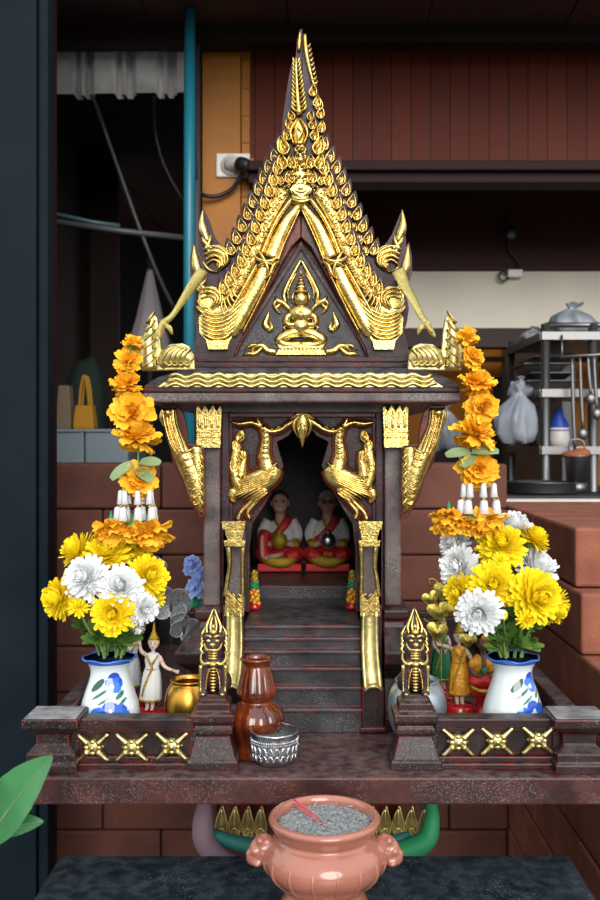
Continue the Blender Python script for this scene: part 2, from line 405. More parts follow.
# mustard pillar
b = MB(); b.box((PX(203,2.38), K*2.36, 0), (PX(241,2.38), K*2.36+.2, CEIL-.001)); b.box((PX(241.5,2.38), K*2.375, PZ(158,2.38)), (PX(250,2.38), K*2.36+.2, CEIL-.001))
b.box((PX(241.5,2.38), K*2.375, 0), (PX(254,2.38), K*2.36+.2, PZ(158.5,2.38)))
for i in range(7): b.box((PX(241,2.38), K*2.372, PZ(63+27*i,2.38)), (PX(251,2.38), K*2.376, PZ(61.5+27*i,2.38)))
struct('wall_pillar', b, 'mustard', .003)
# kitchen room behind the opening
bx('wall_kitchen', 'mustard', -.2, 3.2, K*4.0, K*4.0+.05, 0, CEIL-.001)
bx('door_1', 'void', PX(494,3.97), PX(560,3.97), K*3.97, K*3.99, 0, PZ(377,3.97))
bx('trim_4', 'darkred', .2, 3.2, K*3.93, K*3.96, PZ(362,3.95), PZ(357,3.95))
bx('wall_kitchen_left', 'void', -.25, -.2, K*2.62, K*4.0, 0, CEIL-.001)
bx('wall_kitchen_right', 'rod', PX(590,2.7), PX(590,2.7)+.05, K*3.0, K*3.97, 0, ZC+.9)
bx('wall_kitchen_side', 'void', 2.7, 2.75, K*2.1, K*4.0, 0, CEIL-.001)
# dark store room on the left
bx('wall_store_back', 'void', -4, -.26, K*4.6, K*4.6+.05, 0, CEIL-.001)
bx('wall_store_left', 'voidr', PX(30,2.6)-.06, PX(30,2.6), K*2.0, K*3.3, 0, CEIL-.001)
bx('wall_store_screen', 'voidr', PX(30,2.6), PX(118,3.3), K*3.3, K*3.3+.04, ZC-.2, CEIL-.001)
# black steel post of the shop front and the dark jamb behind it
b = MB(); b.box((-1.0, K*1.55, 0), (PX(43,1.59), K*1.55+.05, 3.2)); b.box((PX(43,1.59)+.001, K*1.55+.012, 0), (PX(53,1.59), K*1.55+.05, 3.2))
struct('wall_post_left', b, 'post', .003)
bx('wall_jamb_left', 'darkred', -1.2, PX(57,1.768), K*1.72, K*1.72+.06, 0, CEIL-.03)

# ------------------------------------------------------------------ background things
t = thing('wall_socket', P(230,165,2.355), 'white square wall socket on the mustard pillar with a plug in it', 'socket')
b = MB(); b.pbox(216, 250, 153, 177, 2.352, 2.3599); b.build('face_plate', 'plastic', t, bevel=.004)
b = MB(); c = P(231,165,2.35); b.tube([c+Vector((0,.004,0)), c+Vector((0,-.004,0))], .032, 24); b.build('socket_ring', 'plastic', t)
b = MB(); b.tube([P(230,165,2.35), P(236,163,2.33), P(241,164,2.32)], [.022,.020,.019], 14); b.build('adapter', 'plastic', t)
b = MB(); b.tube([P(240,164,2.33), P(243,165,2.31), P(249,166,2.305)], [.022,.024,.020], 14); b.build('plug', 'black', t)
b = MB(); b.tube([P(244,168,2.32), P(240,178,2.33), P(232,189,2.34), P(218,196,2.34), P(203,195,2.33), P(197,185,2.3), P(194,150,2.28), P(192,60,2.25)], .007, 8); b.build('cable', 'black', t)
b = MB(); b.tube([(PX(190,2.2),K*2.2,CEIL-.002), P(189,240,2.2), P(189,700,2.2)], .0165, 16, smooth=0); one('drain_pipe', b, 'teal', 'teal blue vertical drain pipe left of the mustard pillar', 'pipe')
b = MB(); b.tube([P(196.5,40,2.3), P(196.5,560,2.3)], .012, 10, smooth=0); one('conduit', b, 'rod', 'thin dark grey conduit between the teal pipe and the mustard pillar', 'pipe')
# corrugated sheet
b = MB(); vs = []; nX = 200
for i in range(nX+1):
    u = i/nX; ph = (u*3.3) % 1
    off = .026*(1 if ph < .50 else (-1 if ph < .66 else (.6 if ph < .74 else (-1 if ph < .90 else 0))))
    for yy in (45.3, 97-2*u): vs.append((PX(55+135*u,2.40), K*2.40-off, PZ(yy,2.40)))
o0 = len(vs); vs2 = [(x, y+.003, z) for x, y, z in vs]
b.add(vs+vs2, [(2*i,2*i+1,2*i+3,2*i+2) for i in range(nX)]+[(o0+2*i+2,o0+2*i+3,o0+2*i+1,o0+2*i) for i in range(nX)]+[(2*i+1,o0+2*i+1,o0+2*i+3,2*i+3) for i in range(nX)])
one('corrugated_sheet', b, 'corr', 'grey galvanised corrugated sheet hanging below the ceiling at upper left', 'metal sheet')
b = MB(); b.tube([P(50,221,2.3), P(120,231,2.33), P(186,238,2.36)], .010, 10, smooth=0); one('support_pole', b, 'rod', 'grey pole crossing the dark store room to the teal pipe', 'pole')
b = MB(); b.tube([P(50,213,2.3), P(92,222,2.32), P(120,226,2.33)], .007, 10, smooth=0); one('thin_pipe', b, mat('dull_teal', (.05,.11,.12), .4), 'short dull teal pipe lying just above the grey pole', 'pipe')
b = MB(); b.tube([P(92,95,2.40), P(104,128,2.48), P(118,168,2.48), P(138,224,2.48), P(158,275,2.5), P(175,310,2.55)], .007, 8); one('hanging_cable', b, 'rod', 'straight grey cable slanting down from the corrugated sheet behind the pole', 'cable')
b = MB(); b.tube([P(154,94,2.40), P(155,130,2.5), P(164,165,2.5), P(184,202,2.5), P(189,205,2.3)], .006, 8); one('hanging_cable', b, 'wire', 'dark slack cable curving from the corrugated sheet to the teal pipe', 'cable')
# folded parasol
t = thing('parasol', (P(150,300,3.2).x, K*3.2, 0), 'closed pale lavender parasol standing in the dark store room above the left garland', 'parasol')
b = MB(); c = (P(150,300,3.2).x, K*3.2, 0); b.lathe([(.004,PZ(262,3.2)), (.018,PZ(280,3.2)), (.05,PZ(320,3.2)), (.085,PZ(352,3.2)), (.08,PZ(356,3.2))], c, 24, flute=(8,.25)); b.build('canopy', 'parasol', t)
b = MB(); b.tube([(c[0],c[1],0), (c[0],c[1],PZ(258,3.2))], .012, 10); b.build('pole', 'rod', t)
b = MB(); b.lathe([(.2,0),(.2,.05),(.03,.07)], c, 24, sm=False); b.build('base', 'rod', t)
# pale boxes, bags
for x0, x1, lab in ((40, 83.5, 'pale grey cabinet under the tan bag, beside the black post'), (85, 128, 'pale grey cabinet behind the left garland, under the mustard bag')):
    t = thing('storage_cabinet', (P((x0+x1)/2,0,2.45).x, K*2.5, 0), lab, 'cabinet', 'pale grey cabinets in the store room')
    b = MB(); b.box((PX(x0,2.45), K*2.45, 0), (PX(x1,2.45), K*2.45+.35, PZ(430,2.45))); b.build('body', 'greybox', t, bevel=.004)
    b = MB(); b.box((PX(x0,2.45)-.003, K*2.45-.008, PZ(432,2.45)), (PX(x1,2.45)-.006, K*2.45+.35, PZ(429,2.45))); b.build('lid', 'greybox', t, bevel=.002)
def bag(px0, px1, y0, y1, d, m, lab, straps=True):
    t = thing('tote_bag', P((px0+px1)/2, y1, d), lab, 'bag')
    b = MB(); w_ = (PX(px1,d)-PX(px0,d))/2; cx = (PX(px1,d)+PX(px0,d))/2
    b.sloft([(.008,PZ(y1,d)), (.011,PZ(y1,d)+.01), (.009,PZ(y1,d)+(PZ(y0,d)-PZ(y1,d))*.5), (.004,PZ(y0,d))], cx-w_+.011, cx+w_-.011, K*d+.02, K*d+.06); b.build('bag_body', m, t, bevel=.003)
    if straps:
        for yy in (.02, .06):
            b = MB(); b.tube([(cx-w_*.5,K*d+yy,PZ(y0,d)-.01), (cx-w_*.3,K*d+yy,PZ(y0,d)+.06), (cx,K*d+yy,PZ(y0,d)+.10), (cx+w_*.3,K*d+yy,PZ(y0,d)+.06), (cx+w_*.5,K*d+yy,PZ(y0,d)-.01)], .0045, 8, flat=.5); b.build('strap', m, t)
bag(72, 93, 405, 429.5, 2.5, 'ybag', 'mustard yellow tote bag with raised straps on a pale cabinet')
bag(55, 70, 385, 429.5, 2.5, 'tan', 'tan cloth bag next to the black post', False)
b = MB(); b.ell(P(84,400,2.9), (.07,.05,.16)); b.ell(P(91,412,2.9), (.06,.05,.22)); one('hanging_coat', b, mat('dark_green_cloth', (.012,.03,.022), .8), 'dark green clothing hanging behind the mustard bag', 'clothes', remesh=.01)
# lamp on the dark boards
t = thing('spot_lamp', P(511,230,2.855), 'small brass lamp on the dark boards above the cream band', 'lamp')
b = MB(); b.lathe([(.0,PZ(211,2.840)),(.008,PZ(213,2.840)),(.006,PZ(221,2.840)),(.024,PZ(226,2.840)),(.026,PZ(228,2.840)),(.010,PZ(231,2.840))], (P(511,0,2.830).x, K*2.830, 0), 16); b.build('bracket', 'palegold', t)
b = MB(); b.tube([P(511,229,2.850), P(511,231,2.820), P(511,235,2.800)], [.014,.026,.024], 16); b.build('lamp_head', 'black', t)
b = MB(); b.tube([P(511,235,2.801), P(511,235.2,2.796)], .013, 16); b.build('lens', 'bag', t)
b = MB(); b.tube([P(510,240,2.830), P(509,250,2.855), P(518,262,2.855), P(521,271,2.840)], .004, 8); b.build('cord', 'wire', t)
t = thing('junction_box', P(515,274,2.840), 'small white junction box below the brass lamp with looping cable', 'junction box')
b = MB(); b.pbox(508, 523, 269, 277, 2.820, 2.849); b.build('box', 'plastic', t, bevel=.004)
b = MB(); b.tube([P(508,273,2.830), P(501,272,2.830), P(499,278,2.830), P(504,281,2.830), P(509,277,2.830)], .004, 8); b.build('cable', 'wire', t)

# ------------------------------------------------------------------ steel rack and kitchen things
d0, d1 = 2.3, 2.7
rk = thing('steel_rack', (PX(590,d0), K*2.5, 0), 'stainless steel shelf rack holding trays in the kitchen opening', 'rack')
X0, X1 = PX(545.5,d0), PX(640,d0)
for xx in (X0, PX(593,d0), X1):
    for dd in ((d0, d1) if xx != PX(593,d0) else (d0,)):
        b = MB(); b.tube([(xx,K*dd,.05), (xx,K*dd,PZ(324,d0))], .0145, 12, smooth=0); b.build('post', 'steel', rk)
SH = [PZ(333,d0), PZ(390,d0), PZ(447,d0), PZ(492,d0)]
for i, z in enumerate(SH):
    b = MB(); b.box((X0-.01,K*d0-.01,z-.014), (X1+.01,K*d1+.01,z))
    b.box((X0-.015,K*d0-.018,z-.022), (X1+.015,K*d0-.012,z+.002)); b.box((X0-.018,K*d0,z-.022), (X0-.012,K*d1,z+.002)); b.build('shelf', 'steel', rk)
b = MB(); b.tube([(X0,K*d0,PZ(325,d0)),(X1,K*d0,PZ(325,d0))], .008, 8); b.tube([(X0,K*d1,PZ(325,d0)),(X1,K*d1,PZ(325,d0))], .008, 8); b.build('top_rail', 'steel', rk)
def bagblob(c, r, lab, seed, name='plastic_bag'):
    q = random.Random(seed); b = MB(); n = 40; rows = [(.35,-1),(.8,-.95),(1.0,-.6),(.97,-.1),(.75,.35),(.42,.62),(.16,.78),(.13,.84),(.3,1.0),(.36,1.15)]
    vs = []; ph = [q.uniform(0,6) for _ in range(4)]
    for j, (rr, zz) in enumerate(rows):
        for i in range(n):
            a = 2*pi*i/n; k = 1+.10*sin(5*a+ph[0]+zz)+.07*sin(9*a+ph[1]-2*zz)+.05*sin(13*a+ph[2])
            vs.append((c[0]+r[0]*rr*k*cos(a)+r[0]*.12*sin(3*zz+ph[3]), c[1]+r[1]*rr*k*sin(a), c[2]+r[2]*zz*(1+.06*sin(4*a+ph[3]))))
    b.add(vs, [(j*n+i, j*n+(i+1)%n, (j+1)*n+(i+1)%n, (j+1)*n+i) for j in range(len(rows)-1) for i in range(n)]+[tuple(range(n))[::-1]])
    return one(name, b, 'bag', lab, 'bag', loc=Vector((c[0],c[1],c[2]-r[2])))
bagblob((PX(577,2.36), K*2.4, SH[0]+.052), (.075,.07,.050), 'clear plastic bag on top of the steel rack', 3)
bagblob((PX(533,2.55), K*2.55, SH[0]+.028), (.04,.04,.026), 'small pale blue bag at the left end of the rack top', 8)
def tray(px0, px1, z, dd, h, lab):
    t = MB(); x0, x1 = PX(px0,dd), PX(px1,dd)
    t.sloft([(-.02,z), (0,z+h-.006), (.012,z+h-.004), (.012,z+h), (-.004,z+h), (-.02,z+.006)], x0, x1, K*dd, K*dd+.22)
    return one('steel_tray', t, 'steel', lab, 'tray', loc=Vector(((x0+x1)/2,K*dd+.15,z)), group='steel trays on the rack', bevel=.002)
tray(530, 575, SH[1]+.001, 2.36, .034, 'steel tray resting directly on the middle rack shelf')
tray(534, 572, SH[1]+.037, 2.37, .024, 'shallow steel tray, middle one of the rack stack')
tray(527, 568, SH[1]+.063, 2.36, .026, 'steel tray, second from the top of the rack stack')
tray(538, 576, SH[1]+.091, 2.39, .024, 'steel tray topmost on the stack on the rack')
bagblob((PX(516,2.29), K*2.28, PZ(415,2.28)), (.06,.04,.085), 'clear plastic bag hanging at the left side of the rack', 5)
bagblob((PX(518,2.45), K*2.40, PZ(388,2.4)), (.045,.04,.032), 'bluish knotted bag above the hanging clear bag', 6)
bx('bag_cabinet', 'darkred', PX(425,3.2), PX(462,3.2), K*3.15, K*3.3, 0, PZ(451,3.2)-.001)  # unseen cabinet box that the lilac bag stands on
bagblob((PX(443,3.2), K*3.2, PZ(428,3.2)), (.08,.06,.098), 'dim lilac bag seen between bracket and right garland', 9)
b = MB(); b.sloft([(-.02,SH[2]),(0,SH[2]+.13)], PX(531,2.4), PX(550,2.4), K*2.4, K*2.4+.16); one('storage_tub', b, 'black', 'black storage tub on the lower rack shelf', 'tub', bevel=.006)
t = thing('spray_bottle', Vector((PX(561,2.35),K*2.37,SH[2])), 'blue and white bottle on the lower rack shelf', 'bottle')
b = MB(); b.lathe([(.03,SH[2]),(.034,SH[2]+.02),(.032,SH[2]+.06),(.014,SH[2]+.075)], (PX(561,2.35),K*2.37,0), 16); b.build('body', 'plastic', t)
b = MB(); b.lathe([(.033,SH[2]+.05),(.028,SH[2]+.075),(.014,SH[2]+.10),(.012,SH[2]+.12)], (PX(561,2.35),K*2.37,0), 16); b.build('cap', 'bluep', t)
# low steel counter with bucket
cb = thing('kitchen_counter', (PX(600,2.15), K*2.18, 0), 'white counter with a steel top edge behind the brick wall', 'counter')
b = MB(); b.box((.3, K*2.10, 0), (2.5, K*2.27, PZ(498,2.10))); b.build('body', 'whitewall', cb)
b = MB(); b.box((.3, K*2.09, PZ(498,2.10)+.001), (2.5, K*2.275, PZ(495.5,2.10))); b.build('top', 'black', cb, bevel=.003)
b = MB(); zc_ = PZ(495.5,2.10)+.001
b.lathe([(.095,zc_),(.10,zc_+.006),(.10,zc_+.032),(.103,zc_+.034),(.097,zc_+.034),(.095,zc_+.008),(.0,zc_+.006)], (PX(541,2.19),K*2.19,0), 40); one('steel_basin', b, 'steel', 'low round steel basin on the kitchen counter', 'basin')
bk = thing('steel_bucket', (PX(577,2.2),K*2.2,zc_), 'round steel bucket with a brown towel hanging over its rim', 'bucket')
bz = PZ(482,2.2)
b = MB(); b.lathe([(.030,bz),(.036,bz+.075),(.039,bz+.078),(.035,bz+.077),(.028,bz+.004),(0,bz+.004)], (PX(577,2.2),K*2.2,0), 28); b.build('body', 'steel', bk)
b = MB(); b.ell((PX(575,2.2),K*2.2,bz+.080), (.043,.038,.012)); b.ell((PX(581,2.2),K*2.2,bz+.086), (.030,.03,.014)); b.build('towel', 'brownp', bk, remesh=.006)
b = MB(); b.tube([(PX(570,2.2)+.0,K*2.2,bz+.075), (PX(570,2.2),K*2.2,bz+.12), (PX(583,2.2),K*2.2,bz+.12), (PX(585,2.2),K*2.2,bz+.075)], .003, 6, smooth=4); b.build('handle', 'steel', bk)
b = MB(); b.lathe([(.028,zc_),(.028,bz-.001)], (PX(577,2.2),K*2.2,0), 24); one('steel_canister', b, 'steel', 'small steel canister under the bucket on the counter', 'canister')
hr = thing('utensil_rail', (PX(585,2.26),K*2.26,PZ(357,2.26)), 'horizontal rail with hooks for ladles right of the rack', 'rail')
b = MB(); b.tube([P(560,357,2.26), P(640,352,2.26)], .005, 8); b.tube([P(562,357,2.26), P(562,335,2.28)], .003, 6); b.tube([P(630,353,2.26), P(630,335,2.28)], .003, 6); b.build('rail', 'steel', hr)
for i, (x, y0, y1, k) in enumerate(((572, 358, 452, 'long steel ladle hanging nearest the rack'), (580, 357, 430, 'second hanging steel utensil from the rack'), (588, 357, 395, 'short dark utensil hanging from the rail'), (594, 356, 410, 'steel spatula hanging at the edge of the kitchen view'))):
    t = thing('hanging_utensil', P(x, y0, 2.26), k, 'utensil', 'utensils on the rail')
    b = MB(); b.tube([P(x,y0,2.255), P(x+1,(y0+y1)/2,2.255), P(x+3,y1,2.255)], [.004,.006,.005], 8); b.build('handle', 'steel', t)
    b = MB(); b.ell(P(x+3,y1+4,2.255), (.016,.010,.018), nu=12, nv=8); b.build('bowl', 'steel', t)
lt = bpy.data.lights.new('kitchen_fill', 'AREA'); lo = bpy.data.objects.new('kitchen_fill', lt); C.objects.link(lo)  # added fill light, no real fixture; brightens the kitchen interior
lt.energy = 12; lt.size = .9; lt.color = (1, .95, .88); lo.location = (.9, K*3.4, CEIL-.05); lo.rotation_euler = (0, 0, 0)
# ------------------------------------------------------------------ table, platform and pedestal
TT = ZC-.57
t = thing('side_table', (0, .95, 0), 'low black painted table in front, carrying the pink incense burner', 'table')
b = MB(); b.box((PX(60,1.037), .60, TT-.028), (PX(570,1.037), K*1.037, TT)); b.build('tabletop', 'tabletop', t, bevel=.006)
b = MB(); b.box((PX(60,1.037)+.0, .604, TT-.05), (PX(570,1.037), K*1.037-.004, TT-.0285)); b.build('apron', 'redwood', t, bevel=.002)
for x in (-.30, .30):
    for y in (.65, 1.22):
        b = MB(); b.box((x-.02, y-.02, 0), (x+.02, y+.02, TT-.0505)); b.build('leg', 'darkred', t)

ZL = PZ(778,1.0); ZB = PZ(805,1.0)
pf = thing('shrine_platform', (0.005, K*1.35, ZB), 'dark red shrine platform with low fence, corner posts and gold turtles', 'platform')
b = MB(); b.box((-.381, K*1.0, ZB), (.398, K*1.72, ZL)); b.build('ledge_board', 'ledge', pf, bevel=.0025)
def post_corner(cx, name='corner_post'):
    b = MB(); y0, y1 = K*1.01, K*1.01+.062; hw = .036
    z = ZL
    pr = [(.0, z), (.0, z+.012), (-.003, z+.014), (-.003, z+.026), (-.007, z+.029), (-.0135, z+.036), (-.0135, z+.050), (-.008, z+.054), (-.002, z+.060), (.002, z+.062), (.002, z+.074)]
    b.sloft(pr, cx-hw, cx+hw, y0, y1); b.build(name, 'lac', pf, bevel=.0022)
    b = MB(); b.box((cx-hw+.001, y0+.001, z+.0742), (cx+hw-.001, y1-.001, z+.0755)); 
    b.build('post_cap', 'capdust', pf, bevel=.0008)
post_corner(PX(50,1.012)); post_corner(PX(582,1.012))
def fence_seg(x0, x1, name='fence_panel'):
    ya = K*1.035
    b = MB(); zt = PZ(717,1.035)
    b.box((x0, ya-.012, ZL), (x1, ya+.022, ZL+.008)); b.box((x0, ya-.007, ZL+.008), (x1, ya+.017, ZL+.016))
    b.box((x0, ya, ZL+.016), (x1, ya+.012, zt-.014)); b.box((x0, ya-.005, zt-.020), (x1, ya+.016, zt-.013)); b.box((x0, ya-.010, zt-.013), (x1, ya+.020, zt))
    for xx in (x0, x1): b.box((xx-.006, ya-.004, ZL+.01), (xx+.006, ya+.014, zt-.012))
    return b.build(name, 'lac', pf, bevel=.0018)
def turtle(px, py, mir=None):
    d = 1.03; b = MB(); s = 1.0
    c = Vector((PX(px,d), K*d+.004, PZ(py,d))); u = d/750
    b.ell(c, (10.5*u, .011, 9.5*u))
    for a in (-1, 0, 1):
        for e_ in (-1, 0, 1): b.ell(c+Vector((a*6.0*u, -.0092+.0020*(abs(a)+abs(e_)), e_*5.4*u)), (3.2*u, .0032, 2.9*u), nu=10, nv=6)
    for sx_ in (-1, 1):
        for sz in (-1, 1):
            b.stroke([(px+sx_*5, py-sz*4), (px+sx_*10, py-sz*8.5), (px+sx_*14.5, py-sz*12.5)], [4.2, 2.7, 2.2], d, .008, n=3)
            b.ell((PX(px+sx_*14.3,d), K*d-.001, PZ(py-sz*12.3,d)), (2.6*u, .004, 2.2*u), nu=10, nv=6)
        b.ell(c+Vector((sx_*8.6*u, 0, 0)), (3*u, .005, 2.4*u), nu=10, nv=6)
    b.ell(c+Vector((0, 0, 7*u)), (2.2*u, .005, 2.6*u), nu=10, nv=6); b.ell(c+Vector((0, 0, -7.5*u)), (2.4*u, .005, 2.6*u), nu=10, nv=6)
    return b.build('turtle_ornament', 'palegold', pf)
NL, NR = PX(214,1.045), PX(414.5,1.045)
fence_seg(PX(50,1.03)+.034, NL-.026); fence_seg(NR+.026, PX(582,1.03)-.034)
for px, py in ((93,747), (132,747), (172,746)): turtle(px, py)
for px, py in ((458,742), (497,741), (538,740)): turtle(px, py)
# side and rear rails of the platform
for cx in (PX(50,1.012), PX(582,1.012)):
    b = MB(); y0, y1 = K*1.01+.063, K*1.66
    b.box((cx-.008, y0, ZL), (cx+.008, y1, ZL+.058)); b.box((cx-.012, y0, ZL+.058), (cx+.012, y1, ZL+.072)); b.box((cx-.014, y0, ZL), (cx+.014, y1, ZL+.012))
    b.build('side_rail', 'lac', pf, bevel=.002)
b = MB(); cx0, cx1 = PX(50,1.012), PX(582,1.012)
b.box((cx0, K*1.66+.001, ZL), (cx1, K*1.66+.017, ZL+.058)); b.box((cx0-.012, K*1.66-.003, ZL+.0585), (cx1+.012, K*1.66+.021, ZL+.072)); b.build('rear_rail', 'lac', pf, bevel=.002)
def newel(cx, hwb):
    y0, y1 = K*1.02, K*1.02+hwb*2-.004; u = 1.03/750
    b = MB(); z = ZL; k = hwb-.033
    pr = [(k+.002, z), (k+.002, z+.012), (k-.001, z+.014), (k-.010, z+.044), (k-.006, z+.047), (k-.006, z+.055), (k-.0085, z+.058), (k-.003, z+.064), (k-.003, z+.074), (k-.010, z+.077), (k-.010, z+.088), (k-.0155, z+.091), (k-.0165, z+.099)]
    b.sloft(pr, cx-.033, cx+.033, y0+.004, y0+.064); b.build('newel_post', 'lac', pf, bevel=.002)
    return z+.099, y0+.034
def lion(cx):
    zt, yc = newel(cx, .033)
    u = 1.05/750; k = 1.0
    z0 = zt-.001
    def q(x, y, z): return Vector((cx+x*u, yc+y*u, z0+z*u))
    b = MB()                                   # body: haunches, chest, forelegs, neck and head in one
    b.ell(q(0,4,14), (12*u,13*u,14*u)); b.ell(q(0,-2,30), (10.5*u,10*u,14*u)); b.ell(q(0,-3,40), (9*u,8.5*u,9*u))
    b.ell(q(0,-4,52), (9.5*u,9.5*u,9*u)); b.ell(q(0,-11,48.5), (7*u,6*u,5*u))
    for s in (-1,1):
        b.tube([q(s*8,-6,34), q(s*9.5,-8,20), q(s*9.5,-9,6), q(s*9.5,-9,1)], [5*u,3.8*u,3.4*u,4*u], 10)
        b.ell(q(s*9.5,-12,3), (4.4*u,5.5*u,3*u)); b.ell(q(s*11,8,9), (6*u,11*u,9.5*u)); b.ell(q(s*9,-2,56), (3*u,3*u,5*u))
    b.tube([q(0,2,58), q(0,3,68), q(0,3,77), q(0,2,86)], [9*u,7*u,4*u,.8*u], 10)
    b.tube([q(0,15,8), q(0,20,24), q(0,17,40), q(0,14,50)], [3*u,3*u,2.5*u,1*u], 8)
    li = b.build('guardian_lion', 'purple', pf, remesh=.0016)
    g = MB()
    for i in range(10): g.ell(q(0,-11.2+(0.2*i if i < 5 else .1*i),33-3.1*i), (4.1*u*(1.05-.03*i),2.6*u,1.5*u), nu=12, nv=6)      # chest ladder
    for i in range(4): g.ell(q(0,-12.0,37+2.6*i), (5.4*u,2.4*u,1.5*u), nu=12, nv=6)
    for s in (-1,1):
        g.tube([q(s*3,-12,33), q(s*8,-11.5,31), q(s*12,-8,35), q(s*11.5,-4,42)], [2*u,2.4*u,1.8*u,1*u], 8)
        g.tube([q(s*12,-10,30), q(s*12.4,-11,18), q(s*12,-12,6), q(s*12,-13,1)], [2.2*u,1.4*u,1.2*u,2*u], 8)
        g.tube([q(s*3,-10.5,28), q(s*6.4,-11.5,16), q(s*7,-12.5,5)], [.8*u,.7*u,.9*u], 6)
        g.ell(q(s*4.2,-13.5,54.5), (2.6*u,1.6*u,1.9*u), nu=10, nv=6)                       # eyes
        g.tube([q(s*1,-14,58), q(s*5,-13.5,59.5), q(s*9.5,-10,57)], [1.2*u,1.5*u,.6*u], 8)
        g.tube([q(s*2,-16,45.2), q(s*6.2,-13.5,46.5), q(s*8.8,-8,52)], [1.4*u,1.6*u,.8*u], 8)
        for j in range(4): g.tube([q(s*(9.4+.9*j),-5+2*j,40+4.5*j), q(s*(13-.4*j),-4+2*j,44+5*j), q(s*(9.4-.9*j),-3+2*j,50+6*j)], [1.0*u,1.8*u,.4*u], 8)
        g.tube([q(s*6,-7,60), q(s*7,-5,67), q(s*3.5,-3,76), q(s*.6,-1,84)], [1.3*u,1.6*u,1.2*u,.7*u], 8)
        g.tube([q(s*2,-8.5,61), q(s*3,-6.5,68), q(s*.8,-3,78)], [1.2*u,1.3*u,.5*u], 8)
    g.ell(q(0,-16,51), (3.2*u,2.2*u,2.4*u)); g.ell(q(0,-15,46), (5.4*u,2.6*u,1.8*u)); g.ell(q(0,-10,62), (4*u,2.4*u,3*u)); g.ell(q(0,-8.5,67), (2*u,2*u,3*u))
    g.ell(q(0,-12,31), (4.4*u,3*u,3*u))
    for s in (-1,1): g.ell(q(s*9.5,-14,2.4), (3*u,4*u,2*u), nu=10, nv=6)
    g.build('gold_trim', 'gold', li)
    r = MB()  # red paint along the inner forelegs
    for s in (-1,1): r.ell(q(s*6.4,-9.2,19), (2.6*u,2.2*u,9*u), nu=10, nv=8)
    r.build('red_leg_paint', 'redwood', li)
    return li
lion(NL); lion(NR)

# pedestal carrying the platform, with sashes tied round it
t = thing('pedestal', (0, K*1.3, 0), 'dark red pedestal with gold lotus petals under the platform', 'pedestal')
b = MB(); px_ = .150; zt = ZB-.0005
b.sloft([(.02,0),(.02,.05),(-.01,.09),(-.01,zt-.10),(.006,zt-.07),(.018,zt-.045),(.018,zt)], -px_, px_, K*1.20, K*1.20+.30); b.build('column', 'redwood', t, bevel=.003)
for px0 in list(range(222, 262, 13))+list(range(372, 425, 13)):
    g = MB()
    g.flame(px0, 838, 0, 34, 5.5, 1.182, .004, y0=-.004); g.stroke([(px0-6,836),(px0,826),(px0+6,836)], 1.1, 1.182, .005, y0=-.004); g.stroke([(px0,825),(px0,806)], [2.2,1.2], 1.182, .006, y0=-.004); g.build('gold_petal', 'palegold', t)
def sash(name, m, pts, label, w, yo, flat=.25):
    b = MB(); b.tube([P(x,y,d)+Vector((0,yo,0)) for x,y,d in pts], w, 14, flat=1, smooth=5)
    return one(name, b, m, label, 'cloth', loc=P(*pts[len(pts)//2]))
sash('cloth_sash', 'plumlav', [(206,800,1.16),(203,822,1.15),(207,845,1.14),(235,868,1.12),(300,880,1.11)], 'lavender cloth sash looped on the left side of the pedestal', [.010,.016,.017,.016,.012], 0)
sash('cloth_sash', 'greencloth', [(431,800,1.16),(432,820,1.15),(424,842,1.14),(390,856,1.12),(330,870,1.11)], 'bright green cloth sash looped on the right side of the pedestal', [.008,.012,.016,.016,.012], 0)
b = MB(); b.tube([P(214,834,1.15), P(240,844,1.14), P(300,852,1.13), P(370,848,1.14), P(410,836,1.15)], [.008,.012,.012,.012,.008], 12); one('cloth_sash', b, 'tealcloth', 'dark teal cloth band across the front of the pedestal', 'cloth', loc=P(300,852,1.13))

# ------------------------------------------------------------------ the spirit house
HX = -.0185
sh = thing('spirit_house', (HX, K*1.42, ZL), 'ornate spirit house with golden flame gables, stairs and swan reliefs', 'spirit house')
def cx(d): return 314+HX*750/d
def hb(mb, u0, u1, y0, y1, d, ya, yb, mir=0):   # box: u px offsets from the axis at depth d, ya/yb metres behind K*d
    s = -1 if mir else 1
    a, c = sorted((HX+s*u0*d/750, HX+s*u1*d/750)); mb.box((a, K*d+ya, PZ(y1,d)), (c, K*d+yb, PZ(y0,d)))
k12 = 1.2/750
prof = [(24,723),(24,709),(16,705),(12,692),(7,674),(12,666),(23,657),(25,646),(13,632),(4,625),(2,619),(7,616),(7,608),(1,605)]
prof = [(o*k12, PZ(y,1.2)) for o, y in prof]; prof[0] = (prof[0][0], ZL); 
for s in (-1, 1):
    b = MB(); a, c = (HX-.158, HX-.128) if s < 0 else (HX+.128, HX+.158)
    b.sloft(prof, a, c, K*1.19, K*1.68, fx=(1,0) if s < 0 else (0,1)); b.build('plinth', 'lac', sh, bevel=.0025)
ZLAND = ZC-.2916; ZIN = ZC-.2692
b = MB(); b.box((HX-.0938, K*1.2, ZL), (HX+.0938, K*1.402, ZLAND)); b.box((HX-.0938, K*1.402, ZL), (HX+.0938, K*1.67, ZIN)); b.build('inner_floor', 'lacblue', sh, bevel=.002)
st = MB(); tops = [708,686,667,650,637,625]; ds = [1.155,1.163,1.170,1.178,1.186,1.195]
for i, (y, d) in enumerate(zip(tops, ds)):
    z = PZ(y, d) if i < 5 else ZLAND
    st.box((HX-.0925, K*d, ZL), (HX+.0925, K*1.2, z-.004)); st.box((HX-.0925, K*d-.006, z-.0055), (HX+.0925, K*1.2, z))
st.build('stairs', 'lacblue', sh, bevel=.0018)
